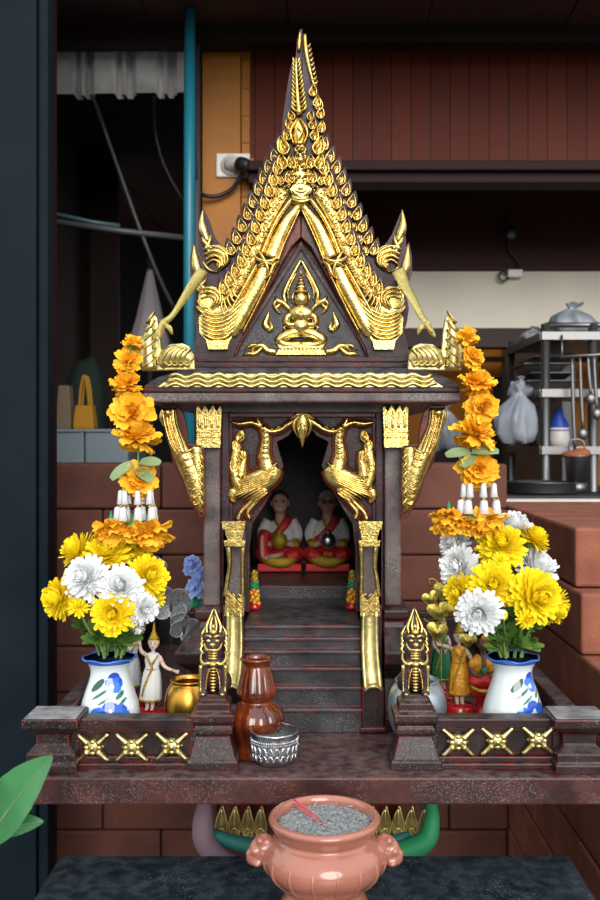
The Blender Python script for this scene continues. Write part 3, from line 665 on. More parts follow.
for s in (0, 1):
    bl = MB(); hb(bl, 60, 82, 688, 733, 1.15, 0, .06, s); hb(bl, 58, 84, 728, 733, 1.147, 0, .06, s); hb(bl, 59, 80, 612, 690, 1.175, 0, .04, s)
    bal = bl.build('balustrade', 'lac', sh, bevel=.002)
    # gold slab: channelled, curving forward to its foot
    g = MB(); n = 14; sec = [(-10,0),(-9.5,.007),(-7,.009),(-5,.005),(-3.5,.0035),(3.5,.0035),(5,.005),(7,.009),(9.5,.007),(10,0)]
    vs = []; sg = -1 if s else 1; dd = 1.16
    for i in range(n+1):
        t_ = i/n; y = 612+78*t_; uc = 68.5+2.5*t_+1.5*sin(t_*pi)*-1; f = .016*(1-t_)**.6*0+.0
        wv = .86+.14*t_
        for (a, h) in sec: vs.append((HX+sg*(uc+a*wv)*dd/750, K*1.172-h-.020*t_**2, PZ(y,dd)))
    m_ = len(sec)
    fs = [(i*m_+j, i*m_+j+1, (i+1)*m_+j+1, (i+1)*m_+j) for i in range(n) for j in range(m_-1)]
    fs += [(i*m_, (i+1)*m_, (i+1)*m_+m_-1, i*m_+m_-1) for i in range(n)]+[tuple(range(m_)), tuple(n*m_+j for j in range(m_))]
    g.add(vs, fs); 
    c0 = cx(dd); mm = c0 if s else None
    g.stroke([(c0+62,689),(c0+66,685.5),(c0+71,684),(c0+76,685.5),(c0+80,689)], [1,2,3,2,1], dd, .006, mir=mm, y0=-.012)
    g.build('gold_rail', 'palegold', bal)
    # lattice foot, legs and capital of the little pilaster
    g = MB(); dd = 1.17; c0 = cx(dd); mm = c0 if s else None; y00 = 0
    g.prism([(c0+57,614),(c0+57,606),(c0+59,596),(c0+66,588),(c0+76,583),(c0+77.5,600),(c0+78.5,614)] if 0 else [(c0+58,616),(c0+58,594),(c0+65,600),(c0+71,594),(c0+76,586),(c0+78,616)], dd, -.004, .004, mir=mm)
    for i in range(4):
        for j in range(3): g.stroke([(c0+60+j*6, 613-i*5.5), (c0+64+j*5.2, 608-i*5.0)], 1.0, dd, .003, mir=mm, y0=-.004)
    g.stroke([(c0+59,596),(c0+59.5,570),(c0+59,547)], [2.6,2.3,3], dd, .007, mir=mm)
    g.stroke([(c0+76.5,596),(c0+74.5,580),(c0+72.5,566),(c0+73.5,547)], [2.6,2.3,2.3,3], dd, .007, mir=mm)
    for (ya, yb, ua, ub, f) in ((540,546,56,78,.010),(535,540,58.5,75.5,.007),(529,535,57.5,77,.009),(521,529,56,80,.012)):
        a = MB(); x0, x1 = c0+ua, c0+ub
        g.prism([(x0+(.8 if ya<530 else 0)*0,ya),(x1,ya),(x1-1,yb),(x0+1,yb)], dd, -f, .006, mir=mm)
    g.build('gold_pilaster', 'gold', sh, bevel=.001)
    b = MB(); hb(b, 57, 80, 529, 612, 1.195, 0, .014, s); b.build('pilaster_core', 'lacdust', sh, bevel=.0015)
# columns
for s in (0, 1):
    b = MB(); hb(b, 82.5, 99, 402, 606, 1.19, 0, .027, s)
    b.build('column', 'lacdust', sh, bevel=.003)
    b = MB(); x_ = (HX-.147 if s else HX+.147); b.box((x_-.013, K*1.64, PZ(605,1.2)), (x_+.013, K*1.66, ZC+.06)); b.build('column', 'lac', sh, bevel=.003)
    g = MB(); d = 1.185; c0 = cx(d); mm = c0 if s else None
    g.prism([(c0+81.5,447),(c0+105,447),(c0+106,408),(c0+103,405),(c0+100,411),(c0+97,404),(c0+93,411),(c0+89,404),(c0+85,411),(c0+82,405),(c0+80,408)], d, -.007, .004, mir=mm)
    for ya, yb, f in ((440,448,.012),(434,438,.010),(430,432.5,.009)): g.prism([(c0+80.5,ya),(c0+106,ya),(c0+105,yb),(c0+81.5,yb)], d, -f, 0, mir=mm)
    for xx in (84, 90, 96, 102): g.stroke([(c0+xx,428),(c0+xx,412)], [1.6,.9], d, .003, mir=mm, y0=-.007)
    g.build('column_capital', 'gold', sh, bevel=.0012)
# wall with arched opening
for s in (0, 1):
    b = MB(); d = 1.205; c0 = cx(d); mm = c0 if s else None
    b.prism([(c0,404),(c0-84,404),(c0-84,612),(c0-53,612),(c0-53,550),(c0-50,524),(c0-38,505),(c0-29,488),(c0-19,466),(c0-26,442),(c0-14,436),(c0-8,428),(c0,432)], d, 0, .014, mir=mm)
    b.build('front_wall', 'lac', sh, bevel=.0012)
    b = MB(); hb(b, 73.5, 80.5, 412, 606, 1.195, 0, .012, s); hb(b, 70, 73.5, 417, 523, 1.198, 0, .010, s); b.build('door_frame', 'purple', sh, bevel=.0016)
b = MB(); hb(b, -82, 82, 402, 412.5, 1.19, 0, .03); hb(b, -73, 73, 413, 417, 1.197, 0, .02); b.build('lintel', 'lacdust', sh, bevel=.0016)
b = MB()
for s in (-1, 1):
    a, c = sorted((HX+s*.1165, HX+s*.142)); b.box((a, K*1.205+.016, PZ(606,1.2)), (c, K*1.66, ZC+.0595))
    a, c = sorted((HX+s*.0945, HX+s*.1164)); b.box((a, K*1.23, PZ(606,1.2)), (c, K*1.66, ZIN+.002))
b.box((HX-.1165, K*1.655, PZ(606,1.2)), (HX+.1165, K*1.66, ZC+.0595)); b.build('wall', 'purple', sh)
# swans, pendant
for s in (0, 1):
    d = 1.20; c0 = 302.4; mm = cx(d) if s else None
    S = [([(276,466),(268,476),(254,484),(236,489)], [8,12,12,7]), ([(269,476),(264.5,455),(266,440),(263,427)], [9,6,4.6,4.2]), ([(263,428),(270,431.5),(280,430),(289,424),(297,419)], [4,2.6,2.2,2.6,3]),
         ([(262,427),(252,422.5),(241,424),(231,422)], [3,2,2.4,.5]), ([(261,426),(258,419),(259,416)], [3,1.5,.4]), ([(239,488),(234,470),(236,452),(238,433)], [7,6,5.5,.6]), ([(240,478),(243,463),(245,450)], [6,4,1]),
         ([(262,490),(250,503),(241,512),(238,520)], [5,2.6,2,2]), ([(266,488),(256,502),(248,512),(250,519)], [4.5,2.6,2,1.6]), ([(234,489),(232,497),(235,503)], [5,5,1])]
    bk = MB()
    for p, w in S: bk.stroke(p, w, d, .0035, mir=mm, grow=2.4)
    sw = bk.build('swan_backing', 'redwood', sh)
    g = MB()
    for p, w in S: g.stroke(p, w, d, .0085, mir=mm, y0=-.001, grow=.7)
    for i in range(7): g.stroke([(278-1.2*i,462+3.2*i), (262-1.8*i,474+2.6*i), (245-1.6*i,480+2.6*i), (231+.4*i,480+3.4*i)], [1.2,1.6,1.5,.5], d, .0115, mir=mm, y0=-.001, n=3)
    for i in range(5): g.stroke([(268-2*i,492-1.5*i),(262-4*i,497-i),(252-4*i,503-i)], [1.4,1.5,.4], d, .011, mir=mm, y0=-.001, n=3)
    for i in range(6): g.ell((PX((2*mm-265.5) if mm else 265.5,d), K*d-.0085, PZ(458-5.2*i,d)), (3.4*d/750*(1-.06*i), .003, 1.6*d/750), nu=10, nv=6)
    for i in range(5): g.flame(235+1.2*i if i%2 else 239, 482-10*i, (-.35 if i%2 else .3), 14, 3.6, d, .010, mir=mm, y0=-.001)
    for i in range(3): g.stroke([(268+7*i,431.5-1.5*i),(272+7*i,428.6-2*i),(275+7*i,431.5-2.6*i)], [.5,1.3,.5], d, .007, mir=mm, y0=-.001, n=3)
    g.build('swan_relief', 'gold', sw)
g = MB(); d = 1.2; c0 = 302.4
g.stroke([(c0,412),(c0,425),(c0,436),(c0,448)], [5,7,4.5,.3], d, .007, y0=-.001)
for s in (-1, 1):
    g.stroke([(c0+s*2,416),(c0+s*7,420),(c0+s*8.5,428),(c0+s*4,438)], [1.5,2.2,2,.5], d, .009, y0=-.001)
    g.stroke([(c0+s*1,424),(c0+s*4,430),(c0+s*2,440)], [1,1.6,.4], d, .010, y0=-.001); g.stroke([(c0,414),(c0+s*6,415),(c0+s*12,419)], [2,2.5,1], d, .008, y0=-.001)
g.build('pendant_ornament', 'gold', sh)
# eave brackets (nagas)
for s in (0, 1):
    d = 1.165; mm = cx(d) if s else None
    bk = MB(); out = [(161,405),(176,404),(183,412),(187,430),(188,443),(203,446),(205,455),(205,517),(199,519),(186,496),(182,478),(173,464),(167,438),(161,420)]
    if s: out = [(x-2, y) for x, y in out]
    bk.prism(out, d, 0, .010, mir=mm); br = bk.build('eave_bracket', 'redwood', sh, bevel=.002)
    g = MB(); ox = -2 if s else 0
    S = [([(170,408),(172,428),(180,450),(192,475),(198,500),(202,514)], [7,8,9.5,11,7,1]), ([(166,410),(164,418),(168,428)], [5,5,3])]
    for p, w in S: g.stroke([(x+ox,y) for x,y in p], w, d, .008, mir=mm)
    g.stroke([(196+ox,446),(197+ox,465),(200+ox,490),(202+ox,514)], [6.5,7.5,5,1], d, .007, mir=mm)
    for i in range(4): g.stroke([(163+3.6*i+ox,408), (166+3.2*i+ox,425), (172+3.6*i+ox,445), (180+3.6*i+ox,458+i*2)], [1.5,1.7,1.6,.5], d, .0115, mir=mm)
    for i in range(8): g.stroke([(178+2.2*i+ox,452+7*i),(187+1.2*i+ox,452+7.5*i),(196+.8*i+ox,446+8*i)], [.6,1.9,.6], d, .0115, mir=mm, n=3)
    for i in range(6): g.stroke([(198+ox,452+9*i),(203+ox,458+9*i),(200+ox,466+9*i)], [1,1.8,.6], d, .010, mir=mm, n=3)
    g.ell((PX((2*mm-(168+ox)) if mm else 168+ox,d), K*d-.008, PZ(413,d)), (5*d/750,.005,5*d/750), nu=14, nv=8)
    g.build('gold_naga', 'gold', br)
# eaves
EX = .2413
b = MB(); b.box((HX-EX, K*1.13, ZC+.060), (HX+EX, K*1.78, ZC+.074)); b.build('eave_slab', 'lacdust', sh, bevel=.003)
b = MB(); b.box((HX-EX+.002, K*1.132, ZC+.0745), (HX+EX-.002, K*1.778, ZC+.083)); b.build('eave_moulding', 'lac', sh, bevel=.0025)
b = MB(); a = [(HX-EX+.002,K*1.133,ZC+.0835),(HX+EX-.002,K*1.133,ZC+.0835),(HX+EX-.002,K*1.777,ZC+.0835),(HX-EX+.002,K*1.777,ZC+.0835)]
zz = PZ(366,1.19); c = [(HX-.172,K*1.19,zz),(HX+.172,K*1.19,zz),(HX+.172,K*1.70,zz),(HX-.172,K*1.70,zz)]
zm = ZC+.098; mid = [(HX-.222,K*1.145,zm),(HX+.222,K*1.145,zm),(HX+.222,K*1.76,zm),(HX-.222,K*1.76,zm)]
b.hexa(a, mid); b.hexa(mid, c); b.build('lower_roof', 'lacblue', sh, bevel=.002)
g = MB(); d = 1.134
g.prism([(158,387),(170,378),(196,374),(406,374),(430,378),(443,387)], d, -.001, .010)
for k_ in range(3):
    pts = []; x = 162+3*k_
    while x <= 440-3*k_: pts.append((x, 385.2-4.6*k_+1.7*sin((x-160)/21.5*2*pi))); x += 2.7
    g.stroke(pts, [.4]+[2.1]*(len(pts)-2)+[.4], d, .0055, y0=-.001, n=1)
g.build('wave_valance', 'palegold', sh)
# corner antefixes
for s in (0, 1):
    d = 1.137; mm = 301.2 if s else None
    bk = MB(); bk.prism([(141,371),(141,352),(144,335),(147,322),(152,312),(157,318),(160,335),(161,350),(170,344),(182,343),(189,346),(194,356),(195,370)], d, 0, .010, mir=mm); af = bk.build('antefix', 'palegold', sh, bevel=.002)
    g = MB()
    g.stroke([(150,370),(148,350),(150,332),(153,314)], [8,8,5.5,.6], d, .009, mir=mm)
    for i in range(6): g.stroke([(143+.6*i,368-9*i),(149+.4*i,364-9*i),(157-.3*i,357-9.2*i)], [1,2.2-.15*i,.6], d, .013, mir=mm, n=3); 
    for i in range(5): g.stroke([(157-.3*i,367-9*i),(152,362-9*i)], [1.6,.6], d, .013, mir=mm, n=3)
    g.stroke([(160,366),(170,356),(184,356),(192,362)], [5,10,9,4], d, .008, mir=mm)
    for i in range(5): g.stroke([(163+5*i,367),(165+5*i,357),(171+5*i,349),(178+3*i,347+i)], [1.2,2,1.8,.4], d, .012, mir=mm, n=3)
    for i in range(4): g.stroke([(164+6*i,362),(170+6*i,366),(176+5*i,361)], [1,1.8,.5], d, .012, mir=mm, n=3)
    g.build('carving', 'palegold', af)
# ------------------------------------------------------------------ the gables
GC = 301.0; d = 1.19
b = MB(); hb(b, -105, 105, 357, 362.5, 1.19, -.004, .03); hb(b, -108, 108, 362.5, 368, 1.186, -.004, .03); b.build('gable_sill', 'lac', sh, bevel=.002)
for s in (0, 1):
    b = MB(); mm = GC if s else None
    out = [(193,363),(194,347),(198,332),(195,322),(193,308),(196,292),(190,274),(190,257),(193,242),(198,250),(202,263),(208,277),(219,286),(224,281),(230,272),(236,262),(243,250),(248,238),(253,226),(257,213),(262,200),(266,188),(270,177),(275,160),(280,146),(282,130),(283,117),(286,95),(289,76),(292,62),(296,56),(299,58),(GC,64),(GC,206),(292,226),(281,250),(273,268),(263,292),(251,318),(236,348),(231,363)]
    if s: out = [(289,135) if p == (280,146) else (282,150) if p == (275,160) else p for p in out]; i0 = out.index((289,135)); i1 = out.index((GC,64)); out[i0+1:i1+1] = [(294,115),(297,95),(299,75),(GC,64)]
    b.prism(out, d, 0, .028, mir=mm)
    for x, y in [(226,295),(232,287),(238,278),(244,268),(249,257),(253.5,246),(258,234),(262.5,222),(267,210),(271,198),(275,187),(279,176)]:
        q0 = -.34; b.stroke([(x,y+1),(x+5*sin(q0),y-6),(x+12*sin(q0),y-13),(x+20*sin(q0)+1,y-19)], [4,6.4,4.6,.4], d, .003, mir=mm)
    gb = b.build('front_gable_board', 'purple', sh, bevel=.0018)
    # inner red slope between gold and pediment
    b = MB(); b.prism([(GC,203),(GC,236),(291,246),(279,268),(262,300),(232,362),(222,362),(240,330),(262,288),(285,240)], d, .008, .030, mir=mm); b.build('gable_reveal', 'redwood', sh, bevel=.0015)
    g = MB()
    # smooth curved gold band in two runs with a knot between
    g.stroke([(299,206),(287,222),(278,240),(271,258)], [3.5,6,7.5,8.5], d, .010, mir=mm, n=6, sharp=.8)
    g.stroke([(265,268),(257,286),(246,306),(236,326),(232,336)], [7,8.5,8.5,8,5], d, .010, mir=mm, n=6, sharp=.8)
    g.stroke([(292,200),(279,218),(269,238),(262,256)], [2.2,2.4,2.4,2.4], d, .0125, mir=mm, n=5)
    g.stroke([(257,266),(247,284),(237,302),(228,318)], [2.2,2.4,2.4,2.2], d, .0125, mir=mm, n=5)
    g.stroke([(303,209) if 0 else (300,211),(292,228),(284,246),(278,262)], 1.2, d, .010, mir=mm, n=5); g.stroke([(274,270),(265,290),(254,312),(243,333)], 1.2, d, .010, mir=mm, n=5)
    for p, w in (([(254,256),(262,262),(272,262),(281,256)], [1,3,3,1]), ([(257,250),(263,258),(268,270),(266,281)], [1,2.4,2.4,.5]), ([(280,262),(274,266),(270,276),(262,282)], [1,2.4,2.4,.5]), ([(258,268),(266,264),(277,268)], [1.5,3,1])): g.stroke(p, w, d, .0145, mir=mm, n=4)
    # stippled strip with studs
    g.stroke([(222,306),(238,284),(252,258),(264,230),(275,206),(285,190)], [4,6,6,6,7,7], d, .0045, mir=mm, n=5)
    q = random.Random(3); path = catmull([(227,303),(241,281),(254,256),(266,229),(277,205),(289,186)], 9)
    for i, (x, y) in enumerate(path):
        for k_ in range(2): 
            X = x+q.uniform(-3.2,3.2); Y = y+q.uniform(-2,2); X = 2*mm-X if mm else X
            g.ell((PX(X,d), K*d-.005, PZ(Y,d)), (1.3*d/750,.0032,1.3*d/750), nu=8, nv=5)
    # front crockets
    FR = [(226,295),(232,287),(238,278),(244,268),(249,257),(253.5,246),(258,234),(262.5,222),(267,210),(271,198),(275,187),(279,176)]
    for i, (x, y) in enumerate(FR): g.flame(x, y, -.30 if i < 9 else -.22, 15.5, 4.6, d, .009, mir=mm)
    for i, (x, y) in enumerate(FR[:-1]): g.flame(x+6.5, y-1, -.15, 11, 3.2, d, .007, mir=mm)
    # crown of leaves under the spike
    for x, y, a_, L, w_ in ((284,171,-.25,17,5),(286,156,-.35,20,5.5),(289,142,-.3,13,4),(291,131,-.35,12,3.6),(293,122,-.35,11,3.2),(292,170,-.1,15,4.2),(291,185,-.2,14,4.6),(296,196,-.15,12,4)):
        g.flame(x, y, a_, L, w_, d, .011, mir=mm)
    for i in range(0): g.stroke([(297.5-.1*i,110-5.4*i),(293.5+.05*i,106-5.4*i),(291.8+.25*i,101-5.4*i)], [.8,1.3,.3], d, .008, mir=mm, n=3)
    # hooks
    g.stroke([(200,278),(196.5,268),(195,258),(194,245)], [3.5,5,3.6,.4], d, .008, mir=mm); g.stroke([(206,290),(199,284),(196,276)], [2.5,3,.4], d, .009, mir=mm); g.stroke([(198,292),(203,284),(207,279)], [2.5,2.6,.4], d, .009, mir=mm)
    g.stroke([(203,292),(213,293),(217,302),(210,309)], [5,7,7,4], d, .005, mir=mm)
    for k_ in range(3): g.stroke([(199+k_,290+4.5*k_),(210,288.5+4*k_),(220-2*k_,294+3*k_),(220-3.5*k_,304+k_),(212,311)], [1.2,1.8,1.8,1.8,.5], d, .010, mir=mm)
    g.stroke([(198,301),(202,307),(209,309)], [1.5,2.2,.6], d, .010, mir=mm); g.stroke([(197,307),(203,313),(211,313)], [1.5,2.2,.6], d, .010, mir=mm)
    g.stroke([(240,308),(228,318),(216,324),(204,324)], [8,13,14,8], d, .006, mir=mm)
    for k_ in range(7): g.stroke([(244-1.5*k_,298+5.2*k_),(232-k_,310+4.6*k_),(218-.5*k_,316+3.9*k_),(206,313+3.8*k_),(198+.6*k_,306+4.6*k_)], [1.8,2.8,2.7,2.4,.5], d, .011, mir=mm, n=4)
    for k_ in range(5): g.stroke([(226+3.2*k_,318-4.8*k_),(222+3*k_,306-3.2*k_),(226+3*k_,299-4*k_)], [1.6,1.8,.4], d, .0115, mir=mm, n=4)
    for k_ in range(3): g.stroke([(234,328+5*k_-6),(226,336+2*k_-5),(214,340+k_-2)], [1,1.8,.6], d, .0125, mir=mm)
    g.prism([(198,304),(204,312),(199,318),(200,333),(207,341),(230,341),(243,318),(240,304),(228,312),(224,306),(223,294),(214,287),(203,287),(199,294)], d, -.0035, 0, mir=mm)
    g.prism([(207,341),(230,341),(228,350),(209,350)], d, -.011, 0, mir=mm)
    g.build('gold_flames', 'gold', gb)
# central finial gold
g = MB(); q = random.Random(5)
g.stroke([(299.5,116),(297.8,100),(296.8,82),(296.2,66),(296.4,59)], [3.2,2.6,2.2,1.8,.6], d, .012)
for i in range(12):
    for sg_ in (-1,1): xx = 299-.25*i; g.stroke([(xx+sg_*2,113-4.4*i),(xx+sg_*(6.6-.32*i),109-4.4*i),(xx+sg_*(7.2-.36*i),104-4.2*i)], [1.2,1.9-.06*i,.3], d, .009, n=3)
g.stroke([(299,146),(299,134),(298,124),(297.5,117)], [5,7.5,5,.6], d, .009)
g.stroke([(294,146),(290.5,136),(293,127),(298,119)], [1.2,1.4,1.3,.5], d, .014); g.stroke([(304,146),(307.5,136),(305,127),(299,119)], [1.2,1.4,1.3,.5], d, .014)
g.stroke([(299,142),(302,135),(298,130),(300,125)], [1.2,1.6,1.3,.3], d, .015)
g.prism([(300,183),(312,191),(301,199),(290,191)], d, -.012, 0); g.stroke([(292,191),(301,194.5),(310,191)], [1,2,1], d, .016); g.stroke([(294,188),(301,185),(308,188)], [.8,1.6,.8], d, .016)
g.ell((PX(300.5,d), K*d-.012, PZ(190.5,d)), (3*d/750,.004,2*d/750), nu=12, nv=8)
g.stroke([(290,199),(301,203),(312,199)], [1.5,4,1.5], d, .010); g.stroke([(301,203),(301,209)], [4,.5], d, .010)
for i in range(46):
    y = q.uniform(148,184); h_ = 3+(y-148)*.22; x = 300.5+q.uniform(-h_, h_); g.ell((PX(x,d), K*d-.009, PZ(y,d)), (1.6*d/750,.004,1.6*d/750), nu=8, nv=5)
g.ell((PX(300.5,d), K*d-.011, PZ(162,d)), (3.2*d/750,.005,3.2*d/750), nu=12, nv=8)
for sg_ in (-1,1):
    for i in range(4): g.stroke([(300.5+sg_*1,180-8*i),(300.5+sg_*5,176-8*i),(300.5+sg_*4,170-8*i)], [1,1.8,.4], d, .012)
g.stroke([(300,205),(300.5,180),(300.5,150)], [10,9,6], d, .006)
g.build('gold_finial', 'gold', sh)

# rear, taller gable
d = 1.27; RC = 302.5
for s in (0, 1):
    b = MB(); mm = RC if s else None
    out = [(203,300),(199,262),(198,240),(199,222),(203,207),(208,218),(212,230),(217,240),(228,253),(233,246),(239,234),(245,222),(250,210),(255,198),(259,186),(264,174),(268,162),(273,150),(279,141),(284,128),(288,112),(292,92),(295,72),(296,54),(297,40),(300,29),(RC,30),(RC,300)]
    if s: out = [(203,300),(199,262),(199,240),(201,224),(204,212),(208,222),(213,234),(218,242),(228,253),(233,246),(239,234),(245,222),(250,210),(255,198),(259,186),(264,174),(268,162),(273,150),(281,142),(282,128),(283,108),(287,92),(292,74),(297,56),(300,40),(RC+.5,30),(RC,29),(RC,300)]
    b.prism(out, d, 0, .026, mir=mm)
    for x, y in [(283,152),(277,164),(271,175),(266,186),(261,197),(255.5,209),(250,221),(244.5,233),(239,245),(233,256)]:
        q0 = -.36; b.stroke([(x,y+1),(x+5*sin(q0),y-6),(x+12*sin(q0),y-13),(x+20*sin(q0)+1,y-18.5)], [4,6,4.2,.4], d, .003, mir=mm)
    gb = b.build('rear_gable_board', 'purple', sh, bevel=.0018)
    g = MB()
    RR = [(283,152),(277,164),(271,175),(266,186),(261,197),(255.5,209),(250,221),(244.5,233),(239,245),(233,256)]
    for x, y in RR: g.flame(x, y, -.32, 15, 4.2, d, .008, mir=mm)
    for x, y in RR: g.flame(x+8, y+1, -.2, 12, 3.2, d, .006, mir=mm)
    # rear hook
    g.stroke([(208,242),(203.5,231),(202,222),(203,210)], [3.6,4.8,3.4,.4], d, .008, mir=mm); g.stroke([(213,250),(205,243),(202,236)], [2.5,3,.4], d, .009, mir=mm); g.stroke([(206,250),(210,242),(211,235)], [2.5,2.6,.4], d, .009, mir=mm)
    g.stroke([(207,252),(217,251),(224,258),(219,268)], [5,7,8,5], d, .005, mir=mm)
    for k_ in range(4): g.stroke([(204+k_,250+5*k_),(214,247+4.5*k_),(225-1.5*k_,252+4*k_),(228-3*k_,263+2*k_),(219-k_,272)], [1.2,1.8,1.8,1.8,.5], d, .010, mir=mm)
    g.stroke([(203,262),(209,270),(218,273)], [1.5,2.2,.6], d, .010, mir=mm)
    if s:
        g.stroke([(300,36),(299,52),(295,72),(290,90)], [1.8,2.4,2,1.4], d, .010, mir=mm)
        for i in range(9): g.stroke([(300-.8*i,50+4.6*i),(296-.9*i,48+4.6*i),(294.5-.9*i,44+4.6*i)], [1,1.4,.3], d, .010, mir=mm, n=3)
        for x, y in ((293,98),(289,109),(285.5,120),(284.5,134),(287,112)): g.flame(x, y, -.2, 13, 3.6, d, .009, mir=mm)
    else:
        for i in range(5): g.stroke([(293-1.4*i,96+7*i),(290-1.6*i,92+7*i)], [1.3,.4], d, .008, n=3)
        g.stroke([(300,34),(299.5,44),(299,52)], [1.2,2.2,1.6], d, .010)
    g.build('gold_flames', 'gold', gb)
# roofs behind the gables and a plain rear gable
b = MB(); b.prism([(GC,206),(240,315),(228,362),(374,362),(362,315)], 1.19, .031, .07); 
b.prism([(302.5,150),(250,250),(214,330),(204,372),(401,372),(391,330),(355,250)], 1.27, .0265, .40); b.build('upper_roof', 'redwood', sh, bevel=.002)
b = MB(); b.prism([(303,105),(272,150),(240,215),(212,262),(205,240),(202,290),(206,345),(400,345),(404,290),(401,240),(394,262),(366,215),(334,150)], 1.27, .402, .424); b.build('rear_gable_board', 'purple', sh, bevel=.002)

# pediment with a seated praying figure
d = 1.205
b = MB(); b.prism([(GC,240),(222,364),(380,364)], d, .0, .012); pd = b.build('pediment', 'lacblue', sh, bevel=.001)
b = MB()
for p in ([(GC,246),(231,357)], [(GC,246),(371,357)], [(229,359),(373,359)]): b.stroke(p, 2.6, d, .006, n=2)
b.build('pediment_frame', 'lacdust', pd)
g = MB(); c0 = 301.0
def both(p, w, h, n=4, y0=0):
    g.stroke(p, w, d, h, y0=y0, n=n); g.stroke([(2*c0-x, y) for x, y in p], w, d, h, y0=y0, n=n)
both([(286,303),(284,295),(288,284),(295,271),(c0,260)], [2,2.8,2.6,2.4,1.6], .006); both([(289,300),(288,293),(292,282),(297,273)], [.8,1,1,.4], .008)
both([(295,314),(288,317),(287,324),(294,325),(299,318)], [4,4.4,4,3.4,2.6], .010)             # arms to joined palms
both([(290,310),(284,304),(278,301),(275,296)], [2.5,3,3.5,1], .008); both([(280,305),(276,309),(281,314)], [2,2.6,1], .007); both([(277,300),(274,305),(276,311)], [1.5,2,.5], .009)
g.ell((PX(c0,d), K*d-.006, PZ(314,d)), (13*d/750,.007,8*d/750)); g.ell((PX(c0,d), K*d-.005, PZ(326,d)), (8*d/750,.007,9*d/750))
both([(c0,320),(c0-1,315),(c0,308)], [2,2.4,.6], .017)
g.ell((PX(c0,d), K*d-.007, PZ(300,d)), (6.6*d/750,.008,7.6*d/750)); g.ell((PX(c0,d), K*d-.013, PZ(301,d)), (1.1*d/750,.003,2*d/750), nu=8, nv=6)
both([(c0-4.2,298.5),(c0-2.8,297.8),(c0-1.6,298.6)], [.3,.8,.3], .0145); g.stroke([(c0-2,304.3),(c0,304.8),(c0+2,304.3)], [.3,.8,.3], d, .0145)
g.stroke([(c0-8,293),(c0,291.5),(c0+8,293)], [1.2,2.4,1.2], d, .014); g.ell((PX(c0,d), K*d-.005, PZ(288,d)), (5.6*d/750,.007,3*d/750))
for sg_ in (-1,1): g.stroke([(c0+sg_*7,293),(c0+sg_*8.5,299),(c0+sg_*7,305)], [1,1.6,.5], d, .010)
for y_, w_ in ((284,4.6),(281,3.4),(278.5,2.2)): g.ell((PX(c0,d), K*d-.004, PZ(y_,d)), (w_*d/750,.006,2*d/750), nu=12, nv=8)
g.ell((PX(c0,d), K*d-.004, PZ(274,d)), (1*d/750,.004,4*d/750), nu=10, nv=8)
both([(c0,331),(290,334),(280,340),(286,345),(c0,344)], [5,6,6,5,4], .010); both([(c0,337),(290,338),(280,343)], [1,1.4,.6], .014)
g.prism([(c0-23,345),(c0+23,345),(c0+21,349),(c0+25,355),(c0-25,355),(c0-21,349)], d, -.008, 0)
for i in range(12): g.ell((PX(c0-20+i*3.7,d), K*d-.008, PZ(349,d)), (1.6*d/750,.003,1.3*d/750), nu=8, nv=5)
both([(276,352),(268,351),(262,346),(255,347),(251,352)], [3.5,4,3.5,2.5,1], .007); both([(262,348),(255,354),(247,354),(241,357)], [2,3.4,2.6,.3], .008); both([(258,345),(250,346),(244,351)], [1.2,2,.3], .009)
both([(269,329),(265,325),(267,318),(269,311)], [3,3.6,2.4,.4], .006); both([(268,331),(272,328),(270,321)], [2.4,2.6,.5], .008)
both([(287,332),(284,328),(288,326)], [1,1.6,.5], .009)
g.build('praying_figure_relief', 'gold', pd)

# ------------------------------------------------------------------ gold ribbons from the hooks to the garlands
for s, (pa, lab) in enumerate((([(203,270,1.165),(192,286,1.15),(181,303,1.135),(172,316,1.125),(163,324,1.118),(160,338,1.113)], 'sheer gold ribbon tied from the left gable hook down to the left garland'),
                ([(398,270,1.165),(405,286,1.15),(414,302,1.135),(421,316,1.125),(427,324,1.118),(433,332,1.113)], 'sheer gold ribbon tied from the right gable hook down to the right garland'))):
    t = thing('gold_ribbon', P(*pa[-1]), lab, 'ribbon', 'gold ribbons holding the garlands')
    b = MB(); pts = catmull([tuple(P(*p)) for p in pa], 6); vs = []; n = len(pts)
    for i, p in enumerate(pts):
        u = i/(n-1); tw = .2+1.1*u+(.5*sin(u*7)); w_ = (.0075*(1-.5*u)+.0015*sin(u*9)) if not s else (.011*(1-.65*u)+.0015*sin(u*8))
        sd = 1 if s else -1
        ax = Vector((.85,.1,.5*(-1 if s else 1)*-sd*0+.45*(1 if s else -1))).normalized()*cos(tw*.7)+Vector((0,1,0))*sin(tw*.7)
        for k_ in (-1,-.5,0,.5,1): vs.append(Vector(p)+ax*w_*k_+Vector((0,-.003*(1-k_*k_),0)))
    b.add(vs, [(i*5+j, i*5+j+1, (i+1)*5+j+1, (i+1)*5+j) for i in range(n-1) for j in range(4)]); 
    o = b.build('ribbon_strip', 'ribbon', t); so = o.modifiers.new('t', 'SOLIDIFY'); so.thickness = .0006
    k0 = P(*pa[-2]); b = MB(); b.ell(k0, (.006,.005,.005)); b.tube([k0, k0+Vector((.006*(1 if s else -1),-.004,-.012)), k0+Vector((.012*(1 if s else -1),-.004,-.02))], [.003,.0045,.0015], 8, flat=.4); b.tube([k0, k0+Vector((-.010*(1 if s else -1),-.004,-.006)), k0+Vector((-.014*(1 if s else -1),-.002,-.016))], [.0025,.004,.0015], 8, flat=.4)
    b.build('knot', 'ribbon', t)
